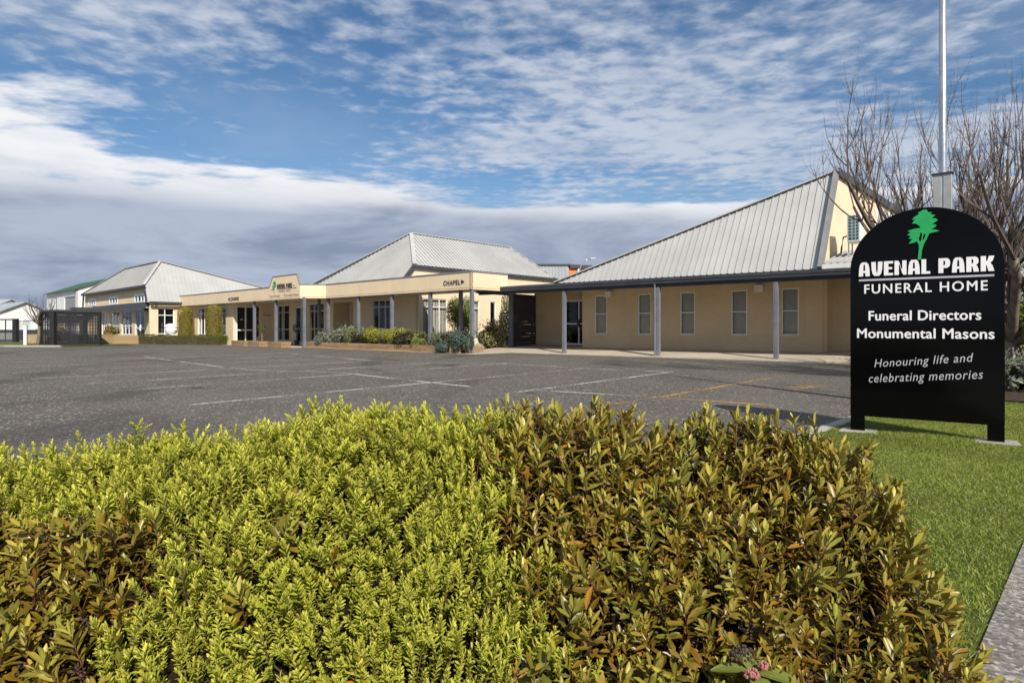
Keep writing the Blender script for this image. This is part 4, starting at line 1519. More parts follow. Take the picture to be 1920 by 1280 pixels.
S = shrub('shrub', (x, y), (0.72, 0.7, 1.5), 3600, 0.09, [(0.20, 0.20, 0.06), (0.14, 0.15, 0.04), (0.42, 0.38, 0.24)], 'bushy cream flecked shrub in front of the sunlit side wall', seed=42, amp=0.25)
x, y = loc2w(OC, AC, -6.0, 3.9)
S = empty('tall_shrub', (x, y, 0), 0, 'loose tall grey green shrub beside the dark boarded wall', 'shrub')
MB().tube([(0, 0, 0), (0.05, 0, 1.5), (0.0, 0.03, 2.6)], [0.05, 0.035, 0.015]).build('stem', 'bark', S)
leafy('foliage', S, g_ellipsoid((0, 0, 1.6), (0.6, 0.6, 1.6), 0.35, 0.7, False), 3600, 0.12, GREY + PALE, 43)['kind'] = 'stuff'


def grass_tuft():
    S = empty('grass_tuft', (*ml(6.7, 0.15), 0.25), 0, 'pale arching ornamental grass tuft between the yellow mounds', 'grass')
    rg = np.random.default_rng(5)
    m = MB()
    cs = []
    for i in range(420):
        a = rg.uniform(0, 2 * math.pi)
        sp = rg.uniform(0.05, 0.85)
        h = rg.uniform(0.55, 0.98) * (1.1 - 0.45 * sp)
        d = Vector((math.cos(a), math.sin(a), 0))
        s = Vector((-d.y, d.x, 0)) * 0.007
        b = d * rg.uniform(0, 0.12)
        p1 = b + d * sp * 0.35 + Vector((0, 0, h * 0.7))
        p2 = b + d * sp * 0.8 + Vector((0, 0, h * (1 - 0.35 * sp)))
        o = len(m.v)
        m.add([b - s, b + s, p1 + s, p1 - s, p2], [(0, 1, 2, 3), (3, 2, 4)])
        c = np.array([0.36, 0.33, 0.19]) * rg.uniform(0.7, 1.25)
        cs += [c] * 5
    me = m.mesh('blades')
    at = me.color_attributes.new('Col', 'FLOAT_COLOR', 'POINT')
    c4 = np.ones((len(cs), 4), np.float32)
    c4[:, :3] = np.array(cs)
    at.data.foreach_set('color', c4.ravel())
    link_mesh('blades', me, 'leaf_matt', S)['kind'] = 'stuff'


grass_tuft()


def timber_bed():
    T = empty('timber_garden_bed', (*ml(6.8, -0.38), 0), AM, 'long low timber edged garden bed in front of the reception building', 'garden bed')
    xs = [-6.6, -4.2, -1.4, 1.4, 4.0, 6.4]
    for r in range(2):
        for a, b in zip(xs[:-1], xs[1:]):
            o = 0.35 * r
            MB().box(a + 0.004 + (o if a > -6 else 0), b - 0.004 + (o if b < 6 else 0), -0.06 + 0.012 * r, 0.06 + 0.012 * r, 0.0 + r * 0.165, 0.16 + r * 0.165).build('sleeper', 'timber', T, bevel=0.012)
    for r in range(2):
        MB().box(6.41, 6.53, -0.05, 1.4, r * 0.165, 0.16 + r * 0.165).build('sleeper', 'timber', T, bevel=0.012)
        MB().box(-6.73, -6.61, -0.05, 1.4, r * 0.165, 0.16 + r * 0.165).build('sleeper', 'timber', T, bevel=0.012)
    for x, y in ((6.1, -0.15), (6.62, 0.45), (-6.6, -0.15)):
        MB().tube([(x, y, 0), (x, y, 0.42)], 0.10, 14).build('log_post', 'timber', T)
    MB().box(-6.6, 6.4, 0.075, 1.4, 0.0, 0.27).build('soil', 'soil', T)


timber_bed()


def small_beds():
    specs = [((19.6, -1.45), 1.9, 'low timber planter box beneath the potted topiary'), ((17.3, -1.5), 1.6, 'low timber planter box left of the porch post'), ((14.7, -1.45), 1.7, 'low timber planter box right of the porch post')]
    for (a, b), L, lab in specs:
        T = empty('timber_planter', (*ml(a, b), 0), AM, lab, 'planter', 'timber planters at the porch')
        for y in (-0.24, 0.24):
            for r in range(2):
                MB().box(-L / 2, L / 2, y - 0.05, y + 0.05, r * 0.17, 0.165 + r * 0.17).build('sleeper', 'timber', T, bevel=0.01)
        for x in (-L / 2 + 0.05, L / 2 - 0.05):
            for r in range(2):
                MB().box(x - 0.05, x + 0.05, -0.188, 0.188, r * 0.17, 0.165 + r * 0.17).build('sleeper', 'timber', T, bevel=0.01)
        MB().box(-L / 2 + 0.1, L / 2 - 0.1, -0.188, 0.188, 0, 0.27).build('soil', 'soil', T)


small_beds()
for (a, b, lab) in [(19.2, -0.35, 'round clipped topiary tree in a pot by the lounge door'), (18.3, 1.6, 'round clipped topiary tree in a pot by the porch window')]:
    S = empty('potted_topiary', (*ml(a, b), 0.012), 0, lab, 'potted plant')
    MB().lathe([(0.14, 0), (0.19, 0.3), (0.2, 0.32), (0.17, 0.32)], n=14).build('pot', 'dark_trim', S)
    MB().tube([(0, 0, 0.25), (0, 0, 0.95)], 0.03, 6).build('stem', 'timber', S)
    leafy('foliage', S, g_ellipsoid((0, 0, 1.12), (0.27, 0.27, 0.3), 0.12, 0.3, False), 700, 0.06, DARKG + PALE[1:], 51)['kind'] = 'stuff'

# clipped columns, low box hedge and white urn by the lounge
TOPI = [(0.36, 0.31, 0.03), (0.28, 0.25, 0.028), (0.42, 0.36, 0.045), (0.18, 0.18, 0.022)]
for (x, y), lab in [((-24.5, 46.0), 'clipped columnar bush by the white urn'), ((-20.62, 42.45), 'clipped columnar bush nearer to the lounge door')]:
    S = empty('columnar_bush', (x, y, 0), 0, lab, 'bush', 'clipped columnar bushes')
    MB().lathe([(0.42, 0), (0.44, 1.9), (0.3, 2.35), (0.02, 2.45)], n=12).build('branches', 'stem_brown', S)
    leafy('foliage', S, g_column(2.72, 0.53), 9000, 0.065, TOPI, int(abs(x) * 10), 'leaf_matt')['kind'] = 'stuff'
hx0, hy0, hx1, hy1 = -26.7, 44.5, -19.5, 41.4
hl = math.hypot(hx1 - hx0, hy1 - hy0)
S = empty('box_hedge', ((hx0 + hx1) / 2, (hy0 + hy1) / 2, 0.0), math.atan2(hy1 - hy0, hx1 - hx0), 'low clipped box hedge along the lounge front', 'hedge')
MB().box(-hl / 2 + 0.05, hl / 2 - 0.05, -0.32, 0.32, 0, 0.55).build('branches', 'stem_brown', S)
leafy('foliage', S, g_box(hl, 0.75, 0.62), 15000, 0.06, [(0.14, 0.165, 0.035), (0.10, 0.12, 0.025), (0.20, 0.21, 0.05)], 77, 'leaf_matt')['kind'] = 'stuff'
U = empty('stone_urn', (-25.35, 45.6, 0), R(-20), 'large white lidded urn on a pedestal beside the columnar bush', 'urn')
MB().box(-0.33, 0.33, -0.33, 0.33, 0.0, 0.66).build('pedestal', 'urn_white', U, bevel=0.03)
MB().lathe([(0.22, 0.66), (0.3, 0.72), (0.40, 0.84), (0.42, 1.1), (0.40, 1.2)], n=24).build('bowl', 'urn_white', U, smooth=True)
MB().lathe([(0.45, 1.2), (0.46, 1.25), (0.36, 1.38), (0.2, 1.46), (0.02, 1.48)], n=24).build('lid', 'urn_white', U, smooth=True)
for s in (-1, 1):
    MB().box(s * 0.44 - 0.05, s * 0.44 + 0.05, -0.08, 0.08, 0.95, 1.16).build('handle', 'urn_white', U, bevel=0.02)


# ---------------------------------------------------------------- slatted enclosure, gate, planters and tree verge on the left
def slat_side(parent, p, q, h, n, post=0.10):
    p, q = Vector((*p, 0)), Vector((*q, 0))
    d = (q - p).normalized()
    L = (q - p).length
    mid = (p + q) / 2
    me = None
    step = (h - 0.16) / n
    for i in range(n):
        z = 0.12 + i * step
        if me is None:
            m = MB()
            m.bar(-d * L / 2 + Vector((0, 0, 0)), d * L / 2, 0.018, 0.062)
            me = m.mesh('slat')
            me.materials.append(MATS['black_slat'])
        o = link_mesh('slat', me, None, parent)
        o.location = (mid.x, mid.y, z)
    k = max(2, int(L / 0.62))
    for i in range(1, k):
        c = p.lerp(q, i / k) + Vector((d.y, -d.x, 0)) * -0.03
        MB().box(c.x - 0.02, c.x + 0.02, c.y - 0.02, c.y + 0.02, 0.02, h).build('stud', 'black_slat', parent)
    MB().bar(p + Vector((0, 0, h - 0.04)), q + Vector((0, 0, h - 0.04)), 0.07, 0.11).build('rail', 'black_slat', parent)
    MB().bar(p + Vector((0, 0, 0.05)), q + Vector((0, 0, 0.05)), 0.06, 0.09).build('rail', 'black_slat', parent)


def enclosure():
    E_ = empty('slatted_enclosure', (-28.8, 38.5, 0.0), 0, 'black slatted timber enclosure with dark top beams', 'enclosure')
    c0, c1, c2 = (0, 0), (1.69, 1.79), (-2.7, 2.52)
    c3 = (c1[0] + c2[0], c1[1] + c2[1])
    for a, b in ((c0, c1), (c0, c2), (c2, c3), (c1, c3)):
        slat_side(E_, a, b, 2.15, 21)
    for i, c in enumerate((c0, c1, c2, c3)):
        w = 0.13 if i == 0 else 0.09
        MB().box(c[0] - w, c[0] + w, c[1] - w, c[1] + w, 0, 2.17).build('post', 'black_slat', E_)
    for a, b in ((c0, c1), (c2, c3), (c0, c2), (c1, c3)):
        MB().bar((*a, 2.24), (*b, 2.24), 0.2, 0.12).build('beam', 'dark_trim', E_)
    # bins and pipe work inside read as a dark vertical post
    MB().box(-0.2, 0.0, 2.6, 2.8, 0.0, 1.7).build('inner_post', 'dark_boards', E_)


enclosure()
W_ = empty('covered_walkway', (-30.6, 44.6, 0), R(42), 'dark roofed walkway linking the slatted enclosure to the lounge', 'walkway')
MB().box(-1.2, 4.8, -0.6, 0.6, 2.46, 2.62).build('roof', 'dark_trim', W_)
for x in (-1.0, 4.5):
    MB().box(x - 0.09, x + 0.09, -0.09, 0.09, 0, 2.46).build('post', 'post_grey', W_)


def gate():
    G = empty('slatted_gate', (-43.4, 49.6, 0), R(-4), 'black framed mesh gate panel at the far left edge', 'gate')
    MB().box(-3.5, 3.55, -0.03, 0.03, 1.78, 1.88).build('top_rail', 'black_slat', G)
    MB().box(-3.5, 3.55, -0.03, 0.03, 0.10, 0.18).build('bottom_rail', 'black_slat', G)
    for x in (2.6, 1.75, 0.9, 0.0, -0.9, -1.75):
        MB().box(x - 0.03, x + 0.03, -0.025, 0.025, 0.18, 1.78).build('bar', 'black_slat', G)
    MB().box(3.3, 3.62, -0.15, 0.15, 0, 1.9).build('post', 'black_slat', G)
    for i in range(8):
        MB().box(-3.5, 3.3, -0.012, 0.012, 0.22 + i * 0.07, 0.262 + i * 0.07).build('slat', 'shutter_grey', G)


gate()


def brick_mat():
    g = NG('brickwork')
    t = g.n.new('ShaderNodeTexBrick')
    mp = g.n.new('ShaderNodeMapping')
    mp.inputs['Rotation'].default_value = (R(90), 0, 0)
    g.l.new(g.obj, mp.inputs[0])
    g.l.new(mp.outputs[0], t.inputs['Vector'])
    t.inputs['Color1'].default_value = (0.46, 0.32, 0.16, 1)
    t.inputs['Color2'].default_value = (0.38, 0.25, 0.12, 1)
    t.inputs['Mortar'].default_value = (0.36, 0.30, 0.22, 1)
    t.inputs['Scale'].default_value = 1.0
    t.inputs['Brick Width'].default_value = 0.24
    t.inputs['Row Height'].default_value = 0.085
    t.inputs['Mortar Size'].default_value = 0.01
    g.set(t.outputs['Color'], 0.9, 0.2)
    MATS['brickwork'] = g.m


brick_mat()
for (x0, y0, x1, y1), lab, px in [((-35.6, 45.2, -31.6, 44.0), 'low tan brick planter behind the small bare tree', 5), ((-30.2, 44.5, -28.0, 43.3), 'low tan brick planter right of the slatted enclosure', 6)]:
    L = math.hypot(x1 - x0, y1 - y0)
    T = empty('brick_planter', ((x0 + x1) / 2, (y0 + y1) / 2, 0), math.atan2(y1 - y0, x1 - x0), lab, 'planter')
    MB().box(-L / 2, L / 2, -0.12, 0.12, 0, 0.62).build('wall', 'brickwork', T)
    MB().box(L / 2 - 0.24, L / 2, 0.12, 1.6, 0, 0.62).build('wall', 'brickwork', T)
    MB().box(-L / 2 - 0.02, L / 2 + 0.02, -0.14, 0.14, 0.622, 0.69).build('capping', 'brick_tan', T)
    MB().box(-L / 2 + 0.1, L / 2 - 0.25, 0.121, 1.6, 0, 0.55).build('soil', 'soil', T)
    cx, cy = loc2w(((x0 + x1) / 2, (y0 + y1) / 2), math.atan2(y1 - y0, x1 - x0), 0.2 if px == 5 else -0.3, 0.6)
    shrub('shrub', (cx, cy), (0.55, 0.5, 0.8), 1100, 0.11, [(0.30, 0.24, 0.06), (0.20, 0.20, 0.05), (0.28, 0.15, 0.06)], 'yellow bronze shrub in the brick planter ' + ('behind the bare tree' if px == 5 else 'beside the enclosure'), z=0.5, seed=60 + px, amp=0.3)
MB_post = MB().box(-0.09, 0.09, -0.09, 0.09, 0, 1.27)
WP = empty('white_post', (-32.45, 40.9, 0), R(20), 'short white painted post beside the small bare tree', 'post')
MB_post.build('shaft', 'urn_white', WP, bevel=0.015)
MB().box(-0.105, 0.105, -0.105, 0.105, 1.27, 1.31).build('cap', 'urn_white', WP)
S = empty('flax_plant', (-34.9, 46.8, 0.0), 0, 'spiky green flax plant behind the white post', 'plant')
m = MB()
rnd = random.Random(3)
for i in range(60):
    a = rnd.uniform(0, 6.28)
    sp = rnd.uniform(0.1, 0.8)
    d = Vector((math.cos(a), math.sin(a), 0))
    s = Vector((-d.y, d.x, 0)) * 0.03
    m.add([-s, s, d * sp * 0.6 + Vector((0, 0, 1.4)) + s * 0.6, d * sp * 0.6 + Vector((0, 0, 1.4)) - s * 0.6, d * sp + Vector((0, 0, 1.95 - sp * 0.5))], [(0, 1, 2, 3), (3, 2, 4)])
mat_plain('flax', (0.07, 0.11, 0.03), 0.5, 0.3, 5)
m.build('leaves', 'flax', S)['kind'] = 'stuff'
sheet('grass_verge', [(-30.6, 37.4), (-27.2, 37.0), (-24.8, 40.2), (-27.5, 43.8), (-36, 47), (-44, 51.5), (-60, 52), (-60, 44), (-40, 42.3)], 0.03, 'turf')
kb = MB()
for p, q in [((-30.8, 37.25), (-28.9, 36.95)), ((-28.9, 36.95), (-27.1, 36.85)), ((-40, 42.1), (-30.8, 37.25))]:
    kb.bar((*p, 0.04), (*q, 0.04), 0.16, 0.12)
kb.build('kerb', 'kerb')['kind'] = 'structure'


# ---------------------------------------------------------------- buildings in the distance
def far_buildings():
    # white barn with green roof behind the lounge
    B = empty('barn', (-53.3, 75.0, 0), R(47 - 90), 'white barn with green roof and grey roller door behind the lounge', 'building')
    wall(B, front(0), -16.8, 0.0, 0, 6.0, [(-6.3, -0.4, 0.0, 5.15), (-12.4, -10.6, 3.6, 5.3)], mat='barn_white')
    for i in range(17):
        MB().box(-6.3, -0.4, 0.10, 0.14, 0.3 * i + 0.02, 0.3 * i + 0.30).build('door_slat', 'shutter_grey', B)
    window(B, front(0), -12.4, -10.6, 3.6, 5.3, [0.5], [], d=0.03)
    MB().prism([(0, 0.0, 0), (0, 8.14, 0), (0, 8.14, 6.0), (0, 4.07, 7.55), (0, 0.0, 6.0)], (-0.2, 0, 0)).build('gable_wall', 'barn_white', B)
    for i in range(15):
        MB().box(0.0, 0.03, 0.3 + i * 0.52, 0.34 + i * 0.52, 0, 6.0).build('batten', 'barn_white', B)
    MB().box(-16.8, -0.2, 0.6, 8.1, 0, 5.9).build('inner_wall', 'barn_white', B)
    for y0 in (-0.35, 8.5):
        ribbed = ribbed_roof(B, [(0.3, y0, 5.90), (-17.1, y0, 5.90), (-17.1, 4.07, 7.65), (0.3, 4.07, 7.65)], (1, 0, 0), 0.45, rib_h=0.03)
        for ob in [ribbed] + list(ribbed.children):
            ob.data.materials.clear()
            ob.data.materials.append(MATS['barn_green'])
    # white house with grey roof, far left
    for (x, y, rz, w, l, h, pk), lab in [((-74, 86, R(-20), 11, 9, 2.7, 5.0), 'white gabled house with grey roof at the far left'), ((-60, 74, R(-38), 8.5, 5, 2.9, 4.1), 'low white house with grey roof behind the small bare tree'),
                                         ((-98, 92, R(-30), 14, 10, 3.0, 5.4), 'white house beyond the far left gate')]:
        H = empty('house', (x, y, 0), rz, lab, 'house')
        MB().box(-w / 2, w / 2, -l / 2, l / 2, 0, h).build('wall', 'barn_white', H)
        MB().prism([(w / 2 + 0.01 - 0.02, -l / 2, h), (w / 2 - 0.01, l / 2, h), (w / 2 - 0.01, 0, pk)], (-(w - 0.02), 0, 0)).build('gable_wall', 'barn_white', H)
        for s in (-1, 1):
            MB().prism([(-w / 2 - 0.3, s * (l / 2 + 0.35), h - 0.12), (w / 2 + 0.3, s * (l / 2 + 0.35), h - 0.12), (w / 2 + 0.3, 0, pk + 0.06), (-w / 2 - 0.3, 0, pk + 0.06)], (0, 0, 0.1)).build('roof', 'iron_grey', H)
        for k in range(3):
            a = -w / 2 + 1.0 + k * (w - 2.4) / 2.4
            window(H, front(-l / 2), a, a + 1.3, 0.9, 2.1, [0.5], [], d=-0.05, fw=0.08)
        window(H, right(w / 2), -1.2, 0.6, 0.9, 2.1, [0.5], [], d=-0.05, fw=0.08)
    # dark fence in front of them
    Fn = empty('boundary_fence', (-52, 62, 0), R(-22), 'dark boarded boundary fence in front of the white houses', 'fence')
    for i in range(30):
        MB().box(-9 + i * 0.6, -9 + i * 0.6 + 0.585, 0, 0.03, 0, 1.0).build('board', 'dark_trim', Fn)
    for i in range(7):
        MB().box(-9 + i * 3.0 - 0.06, -9 + i * 3.0 + 0.06, 0.03, 0.14, 0, 1.05).build('post', 'dark_trim', Fn)
    # grey and orange warehouse behind the chapel
    B = empty('warehouse', (7.0, 76, 0), 0, 'grey corrugated warehouse with orange end behind the chapel', 'building')
    m = MB()
    for i in range(20):
        m.box(-8 + i * 0.4, -8 + i * 0.4 + 0.2, -0.05, 0.0, 0, 8.9)
    m.build('ribs', 'iron_grey', B)
    MB().box(-8, 0, 0, 14, 0, 8.9).build('wall', 'iron_grey', B)
    MB().box(0.01, 9.0, 0.2, 14, 0, 8.6).build('orange_wall', 'orange_wall', B)
    MB().box(-8.2, 0.2, -0.15, 14, 8.9, 9.1).build('roof', 'dark_trim', B)
    MB().prism([(0.2, -0.1, 8.6), (9.2, -0.1, 8.35), (9.2, -0.1, 8.65), (0.2, -0.1, 9.05)], (0, 14, 0)).build('roof', 'dark_trim', B)
    MB().tube([(1.3, 0.1, 8.5), (1.2, 0.0, 8.0), (1.2, 0.0, 0)], 0.16).build('downpipe', 'barn_white', B)
    L = empty('street_lamp', (6.7, 62, 0), 0, 'curved street lamp above the warehouse roof', 'street lamp')
    MB().tube([(0, 0, 0), (0, 0, 6.4), (0.25, 0, 7.4), (0.7, 0, 8.0), (1.25, 0, 8.15)], [0.1, 0.07, 0.055, 0.05, 0.045]).build('pole', 'galvanised', L, smooth=True)
    MB().box(1.2, 1.75, -0.12, 0.12, 8.1, 8.22).build('lamp_head', 'sleeve_grey', L, bevel=0.04)
    # dark clad building and cream cottage on the right
    B = empty('clad_building', (38.0, 40, 0), R(-30), 'dark ribbed metal building at the far right behind the bare tree', 'building')
    MB().box(-9, 12, 0, 12, 0, 7.6).build('wall', 'dark_cladding', B)
    m = MB()
    for i in range(42):
        m.box(-9 + i * 0.5, -9 + i * 0.5 + 0.16, -0.06, 0.0, 0, 7.6)
    m.build('ribs', 'dark_cladding', B)
    MB().box(-9.2, 12.2, -0.2, 12.2, 7.6, 7.8).build('roof', 'dark_trim', B)
    B = empty('cream_cottage', (26.5, 30, 0), R(-42), 'cream cottage with white windows at the far right', 'house')
    wall(B, front(0), -3.5, 5, 0, 2.6, [(-2.4, -0.6, 0.8, 2.3), (1.2, 3.0, 0.8, 2.3)])
    window(B, front(0), -2.4, -0.6, 0.8, 2.3, [0.33, 0.66], [0.6], fw=0.08)
    window(B, front(0), 1.2, 3.0, 0.8, 2.3, [0.33, 0.66], [0.6], fw=0.08)
    MB().box(-3.5, 5, 0.3, 6, 0, 2.6).build('inner_wall', 'interior', B)
    MB().prism([(-3.5, 0, 2.6), (-3.5, 6, 2.6), (-3.5, 3, 4.6)], (8.5, 0, 0)).build('gable_wall', 'cream', B)
    for s in (0, 1):
        y0, y1 = (-0.4, 3.0) if s == 0 else (6.4, 3.0)
        MB().prism([(-3.9, y0, 2.4), (5.4, y0, 2.4), (5.4, y1, 4.7), (-3.9, y1, 4.7)], (0, 0, 0.1)).build('roof', 'iron_grey', B)


far_buildings()

# slatted screen and stone under the canopy, behind the cream flecked shrub
x, y = loc2w(OM, AM, -2.0, 8.6)
S = empty('slat_screen', (x, y, 0), AM, 'dark slatted garden screen between reception building and chapel', 'screen')
for i in range(16):
    MB().box(-4.4, 3.0, -0.015, 0.015, 0.35 + i * 0.1, 0.42 + i * 0.1).build('slat', 'dark_trim', S)
for px_ in (-4.4, -1.9, 0.6, 3.0):
    MB().box(px_ - 0.05, px_ + 0.05, 0.015, 0.11, 0, 2.05).build('post', 'dark_trim', S)
MB().box(-4.45, 3.05, -0.03, 0.03, 1.98, 2.08).build('rail', 'dark_trim', S)
x, y = ml(1.9, 2.3)
o = MB().lathe([(0.1, 0.0), (0.30, 0.04), (0.33, 0.18), (0.2, 0.33), (0.04, 0.38)], n=9).build('garden_boulder', 'stone', bevel=0.05)
o.location = (x, y, 0.0)
tag(o, 'grey boulder on the ground below the cream flecked shrub', 'boulder')
sheet('garden_soil', [loc2w(OM, AM, *p) for p in [(-6.6, 2.45), (0.6, 2.45), (0.6, 6.5), (2.8, 7.5), (0, 12), (-6.6, 12)]], 0.016, 'soil')

# planting behind the lawn on the right
for (x, y, r, n, sz, cl, lab) in [
    (11.6, 12.4, (1.5, 1.2, 2.3), 6000, 0.09, [(0.20, 0.21, 0.03), (0.12, 0.14, 0.025), (0.28, 0.27, 0.05)], 'green gold shrub behind the black sign at the right edge'),
    (13.9, 13.8, (1.6, 1.3, 2.4), 5000, 0.09, [(0.13, 0.16, 0.03), (0.08, 0.11, 0.02)], 'dark green shrub past the right edge of the bed'),
    (12.6, 16.5, (1.6, 1.4, 3.2), 6000, 0.09, [(0.10, 0.12, 0.025), (0.06, 0.08, 0.02)], 'tall dark shrub behind the bare tree trunk')]:
    shrub('shrub', (x, y), r, n, sz, cl, lab, z=0.05, seed=int(x * 10), amp=0.22)
for i, (x, y) in enumerate([(8.7, 10.35), (9.3, 10.9), (9.9, 11.3)]):
    shrub('silver_plant', (x, y), (0.55, 0.42, 0.62), 1500, 0.07, SILV + GREY[:1], ('first', 'second', 'third')[i] + ' low silvery plant along the back of the lawn from the sign', z=0.02, seed=90 + i, amp=0.3, group='low silvery plants behind the lawn')
sheet('planting_bed', [along(KE, 4.9, 0.3), along(KE, 12, 0.3), along(KE, 12, 3.2), along(KE, 4.9, 3.2)], 0.045, 'soil')


# ---------------------------------------------------------------- lawn
def lawn():
    rg = np.random.default_rng(31)
    n = 300000
    # lateral s from the kerb, t along; denser close to the camera
    t = rg.power(0.85, n) * 12.6 - 5.4
    s = rg.uniform(0.14, 1.99, n) + 0.05 * np.sin(t * 7) * (rg.uniform(0, 1, n) < 0.3)
    B2 = np.array([KE.x, KE.y]) + t[:, None] * np.array([VD.x, VD.y]) + s[:, None] * np.array([VD.y, -VD.x])
    # leave out what the hedge covers
    keep = ~((B2[:, 0] < 1.0) & (B2[:, 1] < 2.3)) & (B2[:, 1] > 0.8)
    B2 = B2[keep]
    n = len(B2)
    patch = np.sin(B2[:, 0] * 2.1 + 1) * np.sin(B2[:, 1] * 1.7) + 0.5 * np.sin(B2[:, 0] * 5.3 + B2[:, 1] * 4.1)
    h = rg.uniform(0.008, 0.022, n) * (1 + 0.15 * patch)
    # longer tufts left uncut below the sign
    sx, sy = 4.05, 6.0
    dl = np.hypot(B2[:, 0] - sx, B2[:, 1] - sy)
    h *= 1 + 1.3 * np.exp(-(dl / 0.4) ** 2)
    a = rg.uniform(0, 2 * math.pi, n)
    w = rg.uniform(0.0016, 0.0036, n)
    lean = rg.normal(0, 0.8, (n, 2)) * h[:, None]
    base = np.column_stack([B2, np.full(n, 0.018)])
    side = np.column_stack([np.cos(a) * w, np.sin(a) * w, np.zeros(n)])
    tip = base + np.column_stack([lean, h])
    V = np.stack([base - side * 1.25, base + side * 1.25, tip], 1).reshape(-1, 3)
    F = np.arange(n * 3).reshape(-1, 3)
    pal = np.array([(0.215, 0.275, 0.035), (0.28, 0.32, 0.055), (0.14, 0.195, 0.024), (0.37, 0.33, 0.13)])
    pick = rg.choice(4, n, p=[0.36, 0.3, 0.22, 0.12])
    C = pal[pick] * rg.uniform(0.75, 1.2, (n, 1)) * (1 + 0.16 * patch[:, None])
    o = link_mesh('lawn_grass', np_mesh('lawn_grass', V, F, np.repeat(C, 3, 0)), 'leaf_soft')
    o['kind'] = 'stuff'
    tag(o, 'short green lawn grass around the black sign', 'grass')


lawn()


# ---------------------------------------------------------------- foreground hedge
def leaf_template(L, W, fold, curl, cup=0.0, fine=True):
    """a leaf along +x, upper side +z: midrib with two edges, rows of three"""
    rows = [(0.0, 0.14), (0.32, 0.88), (0.76, 0.90), (1.0, 0.20)] if fine else [(0.0, 0.25), (0.55, 1.0), (1.0, 0.28)]
    V, edge = [], []
    for t, w in rows:
        z = curl * L * t * t
        V += [(t * L, -w * W / 2, z + fold * w * W / 2 + cup * w * W), (t * L, 0, z), (t * L, w * W / 2, z + fold * w * W / 2 + cup * w * W)]
        edge += [1, 0, 1]
    F = []
    for r in range(len(rows) - 1):
        b = r * 3
        for k in (0, 1):
            F += [(b + k, b + 3 + k, b + 4 + k), (b + k, b + 4 + k, b + 1 + k)]
    return np.array(V), np.array(F), np.array(edge, float)[:, None], np.repeat([r[0] for r in rows], 3)[:, None]


def rot_to(axis_x, axis_z):
    """rotation matrix with columns x,y,z"""
    x = axis_x / np.linalg.norm(axis_x)
    z = axis_z - x * (axis_z @ x)
    z /= np.linalg.norm(z)
    return np.column_stack([x, np.cross(z, x), z])


